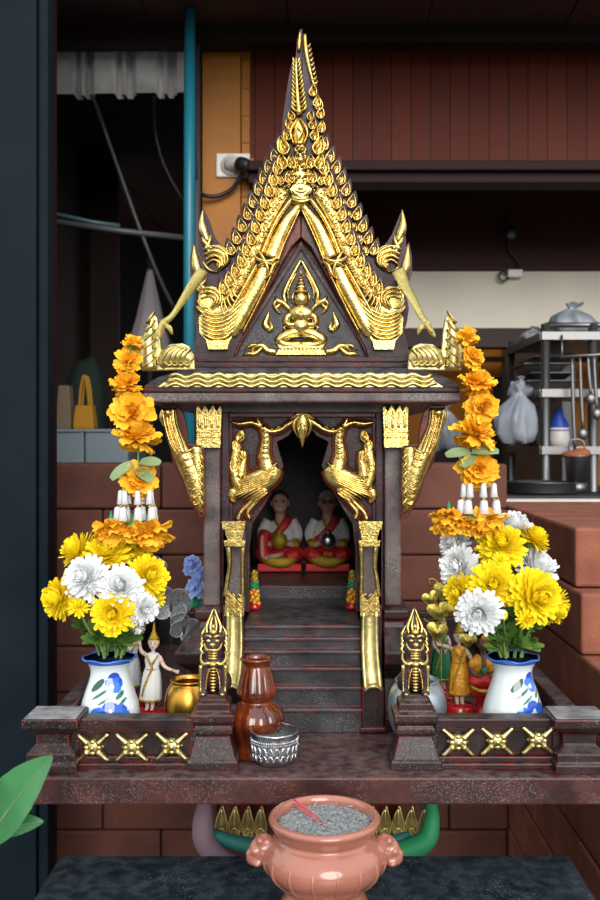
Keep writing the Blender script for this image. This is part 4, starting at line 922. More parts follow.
# ------------------------------------------------------------------ pots, vases, bowls
EPS = .0006
def vase_paint(seed_ang):
    B1, B2, B3 = (.015,.07,.48), (.04,.18,.72), (.025,.12,.60)
    D = [(.32,.81,.26,.050,B1), (.12,.765,.22,.040,B2), (.52,.76,.20,.050,B3), (.33,.71,.24,.050,B2), (.18,.72,.10,.02,(.6,.7,.85)),
     (-.48,.735,.32,.050,(.015,.10,.06)), (-.30,.645,.34,.020,(.03,.16,.10)), (-.10,.58,.26,.016,(.05,.20,.14)), (.52,.63,.20,.030,(.03,.16,.10)), (.6,.56,.2,.018,(.05,.2,.14)),
     (.10,.505,.24,.060,B1), (-.28,.455,.26,.050,B2), (.42,.47,.26,.060,B3), (-.12,.42,.24,.05,B1), (.30,.41,.28,.055,B2), (.10,.38,.3,.05,B1), (.62,.42,.16,.05,B2), (.08,.44,.13,.022,(.62,.72,.88)), (.12,.47,.05,.02,(.8,.85,.9))]
    def f(a, z, fr):
        u = (a-seed_ang+pi) % (2*pi)-pi
        col = (.74,.82,.84)
        for (aa, zz, ha, hh, c) in D:
            gr = c[1] > c[2]; sc_ = 1.0 if gr else 1.2; du, dz = (u-aa)/(ha*sc_), (fr_z(z)-zz-(.16*(u-aa) if gr else 0))/(hh*sc_)
            if du*du+dz*dz < 1: col = c
        if fr_z(z) > .955: col = (.05,.16,.62)
        return col
    return f
VZ0 = ZL+EPS; VH = PZ(658,1.1)-ZL
def fr_z(z): return (z-VZ0)/VH
u11 = 1.1/750
def make_vase(px, lab, ang):
    c = Vector((PX(px,1.1), K*1.1+.005, 0)); t = thing('flower_vase', (c.x, c.y, VZ0), lab, 'vase', 'painted vases on the shrine platform')
    pr = [(0,0),(19,0),(21,.01),(22,.03),(25,.10),(29,.22),(30,.32),(29,.45),(25,.60),(20.5,.75),(19,.84),(20.5,.91),(24,.97),(26.3,1.0)]
    pr = [(r*u11, VZ0+VH*z) for r, z in pr]; pr = catmull(pr, 16)
    inn = [(25.2*u11, VZ0+VH*1.0), (22*u11, VZ0+VH*.96), (17.5*u11, VZ0+VH*.88), (17*u11, VZ0+VH*.80), (20*u11, VZ0+VH*.6), (24*u11, VZ0+VH*.35), (18*u11, VZ0+VH*.06), (0, VZ0+VH*.05)]
    b = MB(); b.lathe([(max(r,0),z) for r, z in pr], c, 220, colf=vase_paint(ang)); b.build('vase_body', 'ceramic', t)
    b2 = MB(); b2.lathe(inn, c, 48, colf=lambda a,z,f: (.65,.72,.75)); b2.build('vase_lining', 'ceramic', t)
    # ruffled blue lip
    b = MB(); n = 96; path = []
    for i in range(n+1):
        a = 2*pi*i/n; path.append((c.x+(25.8+.5*sin(6*a))*u11*cos(a), c.y+(25.8+.5*sin(6*a))*u11*sin(a), VZ0+VH*1.0+.0012*sin(6*a+1)))
    b.tube(path, .0017, 8, smooth=0); b.build('blue_lip', mat('blue_glaze', (.03,.13,.58), .1, coat=.6) if 'blue_glaze' not in bpy.data.materials else bpy.data.materials['blue_glaze'], t)
    return c
VL = make_vase(109, 'white ceramic vase with blue painted flowers, between left corner post and white dancer', -pi/2+.12)
VR = make_vase(513.5, 'white ceramic vase with blue painted flowers, on the right beside the orange dancer', -pi/2+.50)

def pot(name, px, d, pr, m, lab, cat, z=ZL+EPS, n=48, **k):
    u = d/750; c = Vector((PX(px,d), K*d, 0)); b = MB()
    b.lathe([tuple([r*u, z+h*u]+list(x)) for r, h, *x in pr], c, n, smooth=5, **k)
    return one(name, b, m, lab, cat, loc=Vector((c.x, c.y, z)))
potp = [(0,0),(14,0),(19,6),(23.5,20),(24.5,34),(22.5,46),(19,53),(17.5,55),(18.5,57.5),(17.5,58.5),(16,56),(16,53),(20,45),(21,32),(14,8),(0,5)]
pot('offering_pot', 189, 1.13, [(r*1.0,h*1.03) for r, h in potp], 'goldpot', 'round matt gold pot behind the left guardian lion', 'pot')
pot('offering_pot', 417, 1.13, [(r*1.20,h*1.03) for r, h in potp], 'silver', 'round satin silver pot behind the right guardian lion', 'pot')
# brown glazed bottle-gourd vase
bp = [(0,0),(20,0),(22,3),(21,8,.2),(20,16,.6),(22,26,1),(26.5,38,1),(27,45,1),(24,54,1),(19,60,.6),(15.5,64,.2),(15.5,67,.1),(18,70,.4),(18.8,75,1),(17.5,85,1),(15.5,95,1),(14,104,.6),(13.5,108,.1),(14.8,112,0),(16.2,115,0),(15.2,117,0),(12.5,115,0),(11.5,108,0),(13,90,0),(13,72,0),(0,70,0)]
d = 1.075; b = MB(); cB = Vector((PX(256.5,d), K*d, 0)); u = d/750
b.lathe([tuple([p[0]*u, ZL+EPS+p[1]*u*.83]+([p[2]] if len(p) > 2 else [0])) for p in bp], cB, 120, flute=(12,.07), smooth=4)
one('brown_vase', b, 'brown', 'glossy brown fluted vase standing left of the stairs', 'vase', loc=Vector((cB.x,cB.y,ZL+EPS)))
# pressed aluminium bowl with water
d = 1.045; u = d/750; cb_ = Vector((PX(274.5,d), K*d, 0)); bt = thing('silver_bowl', (cb_.x, cb_.y, ZL+EPS), 'small embossed silver bowl of water in front of the brown vase', 'bowl')
b = MB(); z = ZL+EPS
b.lathe([(r*u, z+h*u) for r, h in [(0,1),(11,0),(15,1),(19.5,5),(22.5,12),(23.2,20),(23.6,29),(24.2,32.5),(23.4,33.5),(22.4,32.5),(22,22),(18,6),(0,3)]], cb_, 72, smooth=4)
bw = b.build('bowl_body', 'alu', bt)
b = MB()
for i in range(22):
    a = 2*pi*i/22
    for rr, h, q in ((23.0,17,1),(22.2,10,.8)):
        p0 = [(rr*u*cos(a-.12),  rr*u*sin(a-.12), h-4*q), (rr*u*1.015*cos(a-.03), rr*u*1.015*sin(a-.03), h+3.5*q), (rr*u*1.015*cos(a+.08), rr*u*1.015*sin(a+.08), h+2*q), (rr*u*cos(a+.13), rr*u*sin(a+.13), h-4.5*q)]
        b.tube([(cb_.x+x, cb_.y+y, z+hh*u) for x, y, hh in p0], .0011, 6)
for i in range(60):
    a = 2*pi*i/60; b.ell((cb_.x+23.6*u*cos(a), cb_.y+23.6*u*sin(a), z+26*u), .0012, nu=6, nv=4); b.ell((cb_.x+23.5*u*cos(a), cb_.y+23.5*u*sin(a), z+23.5*u), .0008, nu=6, nv=4)
b.build('embossing', 'alu', bw)
b = MB(); b.lathe([(0,z+28*u),(22.6*u,z+28*u),(22.6*u,z+27.8*u),(0,z+27.8*u)], cb_, 40); b.build('water', mat('water', (.25,.32,.32), .03, trans=.6), bt)

# ------------------------------------------------------------------ incense burner
d = .90; u = d/750; cI = Vector((PX(324.5,d), K*d, 0)); z = TT+EPS
ib = thing('incense_burner', (cI.x, cI.y, z), 'pink glazed incense burner with two lug handles on the black table', 'incense burner')
b = MB(); top = (PZ(815,d)-z)/u
b.lathe([(r*u, z+h*u) for r, h in [(0,0),(44,0),(46,4),(45,12),(41,21),(38,28),(40,33),(50,41),(58.5,51),(61,60),(59,69),(53,77),(48,81),(47,84),(50,88),(54.5,top-7),(56,top-3),(54,top),(50,top+.5),(47.5,top-3),(46.5,top-9),(45,top-14),(0,top-14)]], cI, 120, smooth=4, flute=None)
bb = b.build('burner_body', 'pink', ib)
b = MB()
for i in range(16):
    a = 2*pi*(i+.5)/16; b.tube([(cI.x+r*u*cos(a), cI.y+r*u*sin(a), z+h*u) for r, h in ((41,34),(50.5,42),(58.6,51.5),(61,60),(58.6,69))], [.0008,.0018,.0022,.0018,.0006], 8)
b.build('body_ribs', 'pink', bb)
for s in (-1, 1):
    b = MB(); q = lambda x, y, h: Vector((cI.x+s*x*u, cI.y+y*u, z+h*u))
    b.ell(q(62,0,66), (14*u,10*u,15*u)); b.ell(q(70,0,60), (9*u,9*u,9*u)); b.ell(q(60,0,74), (11*u,8*u,9*u)); b.ell(q(75,-2,64), (4*u,5*u,4*u)); b.ell(q(70,-8,68), (3.5*u,3*u,3.5*u)); b.ell(q(67,-7,56), (5*u,5*u,3*u)); b.ell(q(64,-6,78), (4*u,4*u,4*u))
    b.build('lug_handle', 'pink', ib, remesh=.0022)
b = MB(); q = random.Random(2); n = 40
vs = [Vector((cI.x, cI.y, z+(top-7)*u))]; fs = []
for j in range(1, 13):
    for i in range(n):
        a = 2*pi*i/n; r = 46.3*j/12; vs.append(Vector((cI.x+r*u*cos(a), cI.y+r*u*sin(a), z+(top-8+(3.2*(1-(r/46.3)**2))+q.uniform(-.8,.8))*u)))
fs += [(0, 1+i, 1+(i+1)%n) for i in range(n)]
fs += [(1+(j-1)*n+i, 1+j*n+i, 1+j*n+(i+1)%n, 1+(j-1)*n+(i+1)%n) for j in range(1,12) for i in range(n)]
b.add(vs, fs)
for i in range(260):
    a = q.uniform(0,2*pi); r = 43*math.sqrt(q.random()); h = top-5.5+2.6*(1-(r/46)**2)+q.uniform(0,2); L = q.uniform(2,7); th = q.uniform(0,pi); dz = q.uniform(-.8,1.2)
    p0 = Vector((cI.x+r*u*cos(a), cI.y+r*u*sin(a), z+h*u)); 
    b.tube([p0, p0+Vector((L*cos(th),L*sin(th),dz))*u], q.uniform(.0004,.0008), 5)
tag(b.build('ash_heap', 'ash', ib), kind='stuff')
for i, (x0, y0, x1, y1, dx) in enumerate(((327,822,296,799,0), (325,822,291,802,-.006))):
    t0 = Vector((PX(x0,.88), K*.89+dx, z+(top-5)*u)); t1 = t0+Vector((-.040+.002*i, .045, .012-.003*i))
    b = MB(); b.tube([t0, t0*.5+t1*.5, t1], .0012, 8); one('incense_stick', b, 'incense', 'red incense stick stub lying in the burner ash, '+('the rear one' if i == 0 else 'the front one'), 'incense stick', loc=t0, group='incense stubs in the burner')
# coin-like pale disc at the ledge edge
# ------------------------------------------------------------------ flowers
def petal(mb, c, dr, up, L, Wd, curl, cup=.3, ns=5, rag=0, q=None, mi=0, prof=None):
    dr = dr.normalized(); sd = dr.cross(up).normalized(); up = sd.cross(dr).normalized(); vs = []
    for i in range(ns+1):
        t = i/ns; w = Wd*(prof(t) if prof else sin(pi*min(.90,.10+.80*t))**.6)
        p = c+dr*L*(t-.12*abs(curl)*t*t)+up*L*curl*t*t
        for k_ in (-1, 0, 1):
            j = (q.uniform(-rag,rag)*L*(t>.7) if rag and q else 0)
            vs.append(p+sd*w*k_+up*w*cup*abs(k_)+dr*j)
    mb.add(vs, [(i*3+j, i*3+j+1, (i+1)*3+j+1, (i+1)*3+j) for i in range(ns) for j in (0, 1)], mi)
def chrys_head(mb, c, axis, Rr, seed, lay=7, n0=20):
    q = random.Random(seed); a, u_, v_ = frame_of(axis)
    for k_ in range(lay):
        f = k_/(lay-1); el = R(104-92*f); n = int(n0*(1-.62*f)); L = Rr*(1.0-.42*f)
        for i in range(n):
            an = 2*pi*(i+.5*(k_%2))/n+q.uniform(-.12,.12); e2 = el+q.uniform(-.13,.13)
            rd = u_*cos(an)+v_*sin(an); dr = a*cos(e2)+rd*sin(e2); up = a*sin(e2)-rd*cos(e2)
            petal(mb, c+dr*Rr*.06+a*Rr*.10*f, dr, up, L*q.uniform(.85,1.08), Rr*.135, .18+.30*f+q.uniform(-.08,.08), .35)
def bloom(pos, R_px, d, axis, m, vase, lab, grp, seed, lay=7, leaves=2):
    u = d/750; c = P(pos[0], pos[1], d); r = R_px*u*1.08
    q = random.Random(seed*7+1)
    root = Vector((vase.x+q.uniform(-.007,.007), vase.y+q.uniform(-.007,.007), VZ0+VH*.10))
    t = thing('chrysanthemum', root, lab, 'flower', grp)
    b = MB(); ax = Vector(axis).normalized(); chrys_head(b, c, ax, r, seed, lay+1, 27 if lay > 5 else 15); b.build('flower_head', m, t, recalc=False)
    neck = c-ax*r*.25; s0 = vase+Vector((0,0,VZ0+VH*1.03)); s0.x += (neck.x-vase.x)*.28+q.uniform(-.006,.006); s0.y += q.uniform(-.012,.012); s0.x = max(min(s0.x, vase.x+.019), vase.x-.019)
    b = MB(); b.tube([root, s0, s0*.45+neck*.55-ax*r*.15, neck-ax*r*.12, neck], [.0018,.0018,.0017,.0017,.0022], 8); b.ell(neck-ax*.002, (r*.25,r*.25,r*.18), nu=12, nv=8); sm = b.build('stem', 'stemg', t)
    for i in range(leaves):
        f = q.uniform(.05,.42); p0 = s0*(1-f)+neck*f; an = q.uniform(0,2*pi)
        dr = Vector((cos(an)*.7, -abs(sin(an))*.6, q.uniform(.3,.9))).normalized(); L = q.uniform(.020,.034)
        b = MB(); bend = q.uniform(-.5,.1)
        for da, l_ in ((0,1),(-.55,.62),(.55,.62)):
            rot = Matrix.Rotation(da, 3, Vector((0,-1,.3)).normalized()); petal(b, p0+dr*L*.25*(l_<1), rot@dr, Vector((0,-.5,1)), L*l_, L*.26, bend, .2)
        b.build('leaf', 'green', sm, recalc=False)
Y, Wt = 'yellow', 'white'
LG = 'chrysanthemums in the left vase'; RG = 'chrysanthemums in the right vase'
LB = [((79,552),19,1.12,(-.55,-.25,.55),Y,'yellow chrysanthemum tilted outward at the upper left of the left bouquet'),
 ((108,556),23,1.11,(-.1,-.6,.75),Y,'yellow chrysanthemum at the top middle of the left bouquet'),
 ((133,550),20,1.13,(.15,-.4,.9),Y,'yellow chrysanthemum at the top right of the left bouquet, beneath the garland'),
 ((147,577),21,1.09,(.6,-.7,.3),Y,'yellow chrysanthemum at the right side of the left bouquet, beside the net butterfly'),
 ((62,598),21,1.08,(-.7,-.6,.15),Y,'yellow chrysanthemum with drooping petals at the far left of the left bouquet'),
 ((79,608),11,1.06,(.1,-.5,.7),Y,'half-open yellow chrysanthemum just above the leaves on the left bouquet'),
 ((114,613),21,1.05,(0,-1,.1),Y,'yellow chrysanthemum facing straight forward low in the left bouquet'),
 ((87,579),22,1.07,(-.3,-.9,.35),Wt,'large white chrysanthemum left of centre in the left bouquet'),
 ((121,588),22,1.06,(.15,-.9,.35),Wt,'large white chrysanthemum in the centre of the left bouquet'),
 ((143,609),15,1.06,(.6,-.8,0),Wt,'smaller white chrysanthemum at lower right of the left bouquet'),
 ((154,598),12,1.10,(.8,-.3,0),Y,'small yellow chrysanthemum behind the smaller white bloom of the left bouquet'),
 ((138,627),8,1.06,(.2,-.3,-.9),Wt,'drooping white chrysanthemum bud beside the white dancer crown')]
for i, (p, r, d_, ax, m, lab) in enumerate(LB): bloom(p, r, d_, ax, m, VL, lab, LG, 11+i, 7 if r > 12 else 4, 3)
RB = [((457,544),17,1.13,(-.7,-.3,.5),Wt,'white chrysanthemum at the upper left of the right bouquet, below the garland'),
 ((478,534),16,1.14,(-.2,-.3,.9),Wt,'white chrysanthemum at the top left of the right bouquet'),
 ((513,530),20,1.14,(.1,-.4,.9),Wt,'white chrysanthemum at the very top of the right bouquet'),
 ((502,548),23,1.10,(-.1,-.75,.6),Y,'yellow chrysanthemum just under the topmost white bloom of the right bouquet'),
 ((533,540),16,1.12,(.55,-.2,.8),Y,'yellow chrysanthemum seen from the side at the upper right of the right bouquet'),
 ((461,568),21,1.10,(-.7,-.6,.3),Wt,'white chrysanthemum at the left side of the right bouquet, above the gold hearts'),
 ((534,572),24,1.12,(.5,-.45,.7),Wt,'wide white chrysanthemum at the right side of the right bouquet'),
 ((492,586),23,1.06,(-.1,-.9,.35),Y,'yellow chrysanthemum in the centre of the right bouquet'),
 ((461,592),17,1.08,(-.8,-.6,0),Y,'yellow chrysanthemum behind the lowest white bloom of the right bouquet'),
 ((533,597),27,1.05,(.35,-.95,.15),Y,'largest yellow chrysanthemum at the right of the right bouquet'),
 ((551,606),19,1.08,(.7,-.5,-.3),Y,'yellow chrysanthemum drooping at the lower right edge of the right bouquet'),
 ((479,612),22,1.03,(-.3,-1,-.05),Wt,'white chrysanthemum low at the left, nearest the orange dancer'),
 ((526,619),10,1.03,(.1,-1,-.2),Y,'small yellow chrysanthemum under the largest yellow bloom'),
 ((503,615),5,1.03,(0,-.7,.7),Y,'tiny yellow chrysanthemum bud in the middle of the right bouquet'),
 ((500,561),8,1.06,(-.1,-.9,.3),Y,'half-open yellow chrysanthemum bud between the two central yellow blooms')]
for i, (p, r, d_, ax, m, lab) in enumerate(RB): bloom(p, r, d_, ax, m, VR, lab, RG, 41+i, 7 if r > 10 else 4, 3)

# ------------------------------------------------------------------ silk flower garlands
def ruffle(mb, c, dr, up, L, Wd, curl, q):
    dr = dr.normalized(); sd = dr.cross(up).normalized(); up = sd.cross(dr).normalized(); vs = []; ns = 5; ph = q.uniform(0,6); notch = [q.uniform(-.09,.07) for _ in range(7)]
    for i in range(ns+1):
        t = i/ns; w = Wd*(.22+.95*t**.8-.25*t**4)
        for k_ in range(7):
            s_ = k_/3-1; tip = notch[k_]*max(0, t-.6)/.4-.16*s_*s_*t
            vs.append(c+dr*L*(t+tip)+sd*w*s_+up*(L*curl*t*t+w*.22*s_*s_+L*.07*t*sin(3.2*s_*2+ph)))
    mb.add(vs, [(i*7+j, i*7+j+1, (i+1)*7+j+1, (i+1)*7+j) for i in range(ns) for j in range(6)])
def silk(mb, c, axis, Rr, seed, mi=0, nl=3):
    q = random.Random(seed); a, u_, v_ = frame_of(axis)
    for k_ in range(nl):
        el = R(92-24*k_); n = 9-k_
        for i in range(n):
            an = 2*pi*(i+.5*k_)/n+q.uniform(-.2,.2); e2 = el+q.uniform(-.22,.22); rd = u_*cos(an)+v_*sin(an)
            dr = a*cos(e2)+rd*sin(e2); up = a*sin(e2)-rd*cos(e2)
            ruffle(mb, c+a*Rr*.05*k_, dr, up, Rr*1.08*q.uniform(.85,1.15)*(1-.13*k_), Rr*.36, q.uniform(-.15,.35), q)
def garland(F, leaves, beads, bottom, lab, d, xs):
    top = P(*F[0][0], d); t = thing('flower_garland', top, lab, 'garland', 'orange silk garlands hanging from the eave corners')
    pts = [P(x, y, d) for (x, y), r in F]
    b = MB(); b.tube([P(xs, F[0][0][1]-10, d)]+pts+[P((F[-1][0][0]+beads[0])/2, beads[1]-8, d)], .0013, 6); b.build('string', 'stemg', t)
    for i, ((x, y), r) in enumerate(F):
        q = random.Random(i+int(x)); b = MB()
        ax = Vector((q.uniform(-.6,.6), -.75, q.uniform(-.15,.5))) if i % 2 else Vector((q.uniform(-.3,.3), -.4, .8))
        silk(b, P(x, y, d)+Vector((0,-.004,0)), ax, r*d/750, 100+i+int(x), nl=4); silk(b, P(x, y+r*.15, d)+Vector((0,.004,0)), -ax+Vector((0,-.6,0)), r*.85*d/750, 200+i, nl=2)
        f = b.build('silk_flower', 'orange', t, recalc=False)
        b = MB(); b.ell(P(x, y+r*.30, d), (.006,.006,.004), nu=10, nv=6); b.build('calyx', 'greenp', f)
    for (x0,y0,x1,y1) in leaves:
        b = MB(); p0, p1 = P(x0,y0,d-.012), P(x1,y1,d-.02); petal(b, p0, p1-p0, Vector((0,-.6,.8)), (p1-p0).length, .011, -.1, .25, 8); b.build('leaf', 'paleleaf', t, recalc=False)
    bx_, by_, n = beads
    for k_ in range(n):
        a = 2*pi*k_/n+.4; c = P(bx_, by_+1, d)+Vector((cos(a)*.023, sin(a)*.010-.014, 0))
        for row, (dz, r) in enumerate(((0,.0044),(-.024,.0060))):
            b = MB(); cc = c+Vector((cos(a)*.004*row, 0, dz))
            b.lathe([(.0015,.011),(r*.75,.009),(r*.9,0),(r*1.15,-.009),(r*.9,-.010),(0,-.008)], cc, 14, flute=(5,.15)); b.build('white_bud', 'bead', t)
        b = MB(); b.ell(c+Vector((0,0,-.0125)), .0026, nu=8, nv=6); b.tube([P(bx_,by_-6,d), c, c+Vector((cos(a)*.004,0,-.03)), P(bottom[k_%len(bottom)][0][0], bottom[k_%len(bottom)][0][1], d)], .0007, 5); b.build('gold_bead', 'gold', t)
    for i, ((x, y), r) in enumerate(bottom):
        b = MB(); q = random.Random(i+5+int(x)); silk(b, P(x,y-4,d-.01), Vector((q.uniform(-.3,.3),-.35,-.9)), r*d/750*1.12, 300+i+int(x), nl=3); silk(b, P(x,y,d-.01), Vector((q.uniform(-.3,.3),-.8,-.4)), r*d/750*.9, 350+i+int(x), nl=3)
        f = b.build('silk_flower', 'orange', t, recalc=False)
        b = MB(); b.lathe([(.001,.022),(.003,.012),(.009,.004),(.010,0)], P(x,y-5,d-.01), 12); b.build('calyx', 'greenp', f)
garland([((134,344),10),((127,363),14),((127,386),17),((133,412),22),((138,437),22),((138,480),20)],
        [(133,463,110,478),(140,462,160,462),(136,468,152,480)], (138,496,7), [((111,531),18),((151,534),19),((132,533),12)],
        'orange silk flower garland with white buds at the left eave corner', 1.11, 150)
garland([((467,338),12),((471,359),13),((478,384),17),((481,408),18),((474,434),22),((477,469),20)],
        [(472,452,499,450),(470,452,446,454),(474,454,462,466)], (478,489,7), [((449,521),18),((486,523),18),((469,526),12)],
        'orange silk flower garland with white buds at the right eave corner', 1.11, 458)

# blue silk flowers behind the left pillar
t = thing('blue_flower_spray', (PX(197,1.36), K*1.36, ZL+EPS), 'blue silk flower spray standing behind the left pillar of the spirit house', 'flower')
b = MB(); b.tube([(PX(197,1.36),K*1.36,ZL+EPS), P(197,620,1.36), P(193,560,1.36)], .002, 8); b.build('stem', 'stemg', t)
for i, (x, y, r) in enumerate(((193,564,9),(200,575,9),(196,588,10),(205,592,8),(190,571,6))):
    b = MB(); silk(b, P(x,y,1.35), Vector((rnd.uniform(-.5,.2),-.9,.3)), r*1.36/750, 500+i); b.build('blue_flower', 'blueflower', t, recalc=False)
for x1, y1 in ((190,604),(204,608)):
    b = MB(); p0, p1 = P(197,598,1.355), P(x1,y1,1.34); petal(b, p0, p1-p0, Vector((0,-.8,.5)), (p1-p0).length*1.3, .012, -.1, .2, 6); b.build('leaf', 'greenp', t, recalc=False)
# glitter net butterflies on wires
def butterfly(x, y, sc, lab, seed, tilt=0):
    d_ = 1.27; c = P(x, y, d_); t = thing('net_butterfly', (c.x, c.y, ZL+EPS), lab, 'ornament', 'glittering net butterflies behind the left bouquet')
    b = MB(); b.tube([(c.x+.002,c.y+.004,ZL+EPS), (c.x,c.y+.003,(ZL+c.z)/2), c], .0009, 6); b.build('wire', 'wire', t)
    b = MB(); b.ell(c, (.003,.003,.012), nu=10, nv=8); b.build('butterfly_body', 'wire', t)
    for s in (-1, 1):
        for (dx, dz, L, w_) in ((.8,.75,.036,.017),(.9,-.35,.026,.013)):
            b = MB(); dr = Matrix.Rotation(tilt,3,'Y')@Vector((s*dx,-.25,dz)); petal(b, c, dr, Vector((0,-1,0)), L*sc, w_*sc, .1, .1, 7, prof=lambda q_: .25+.85*sin(pi*min(.98,q_*.95))**.6 if q_ > .02 else .1)
            wg = b.build('net_wing', 'wing', t, recalc=False)
            e_ = MB(); V = b.v; n_ = len(V)//3
            e_.tube([V[3*i] for i in range(n_)]+[V[3*(n_-1)+1]]+[V[3*i+2] for i in reversed(range(n_))], .0006, 5, smooth=2); e_.build('wing_edge', 'silver', wg)
butterfly(155, 572, .75, 'small glittering net butterfly just under the left garland', 1, -.2)
butterfly(171, 607, 1.15, 'large glittering grey net butterfly above the white dancer', 2, .15)
butterfly(184, 630, .9, 'grey net butterfly next to the left house plinth', 3, .5)
# gold heart leaves
t = thing('gold_heart_branch', (PX(441,1.2), K*1.2, ZL+EPS), 'gold foil heart leaves on curly wires beside the orange dancer', 'ornament')
b = MB(); b.tube([(PX(441,1.2),K*1.2,ZL+EPS), P(441,650,1.2), P(440,600,1.2), P(437,582,1.2), P(430,579,1.2), P(430,586,1.2)], .0012, 6); b.tube([P(440,612,1.2), P(428,605,1.2), P(423,600,1.2), P(426,595,1.2)], .0008, 6); b.tube([P(440,625,1.2),P(428,622,1.2),P(424,618,1.2)], .0008, 6); b.build('wire', 'goldfoil', t)
for x, y, r, rot in ((444,591,11,.1),(439,611,12,-.15),(437,631,11,.2),(431,598,9,-.4),(468,640,9,.1),(450,610,8,.5)):
    b = MB(); n = 28; u = 1.19/750; c = P(x,y,1.19); vs = [c+Vector((0,-.004,0))]
    for k_ in (.5, 1):
        for i in range(n):
            a = 2*pi*i/n; hx = 16*sin(a)**3/16; hz = (13*cos(a)-5*cos(2*a)-2*cos(3*a)-cos(4*a))/16
            v = Matrix.Rotation(rot,3,'Y')@Vector((hx*r*u*k_, 0, hz*r*u*k_)); vs.append(c+v+Vector((0,-.004*(1-k_),0)))
    b.add(vs, [(0,1+i,1+(i+1)%n) for i in range(n)]+[(1+i,1+n+i,1+n+(i+1)%n,1+(i+1)%n) for i in range(n)])
    for k_ in range(-3, 4): b.tube([c+Vector((k_*1.0*u,-.0035,-r*.5*u)), c+Vector((k_*1.9*u,-.003,r*.45*u))], .0005, 4)
    o = b.build('heart_leaf', 'goldfoil', t)
# offerings at the door sides
for s, lab in ((0, 'small orange and green flower offering inside the doorway on the left'), (1, 'small orange and gold flower offering inside the doorway on the right')):
    d_ = 1.30; x = cx(d_)+(-49 if not s else 49); c = P(x, 0, d_); zb = ZLAND+.0018
    t = thing('flower_offering', (c.x, c.y, zb), lab, 'offering', 'flower offerings in the doorway'); q = random.Random(s+3)
    b = MB(); b.lathe([(.010,0),(.012,.006),(.006,.010),(.004,.03),(0,.06)], (c.x,c.y,zb), 14); b.build('stand', 'redp', t)
    for j in range(26):
        z_ = .014+.05*q.random(); m_ = 'orangeglit' if z_ < .04 else ('greenp' if z_ < .05 else 'goldglit')
        if j in (0,): pass
        a = q.uniform(0,2*pi); r = .010*(1-(z_/.08)); 
        if j < 3: pass
    for nm, m_, z0_, z1_ in (('orange_blossoms','orangeglit',.010,.036),('green_leaves','greenp',.036,.048),('gold_top','goldglit',.048,.066)):
        b = MB()
        for j in range(16):
            a = 2.4*j; z_ = z0_+(z1_-z0_)*j/16; r = .0085*(1-z_/.09); b.ell((c.x+r*cos(a), c.y+r*sin(a), zb+z_), .0046, nu=8, nv=6)
        b.build(nm, m_, t)

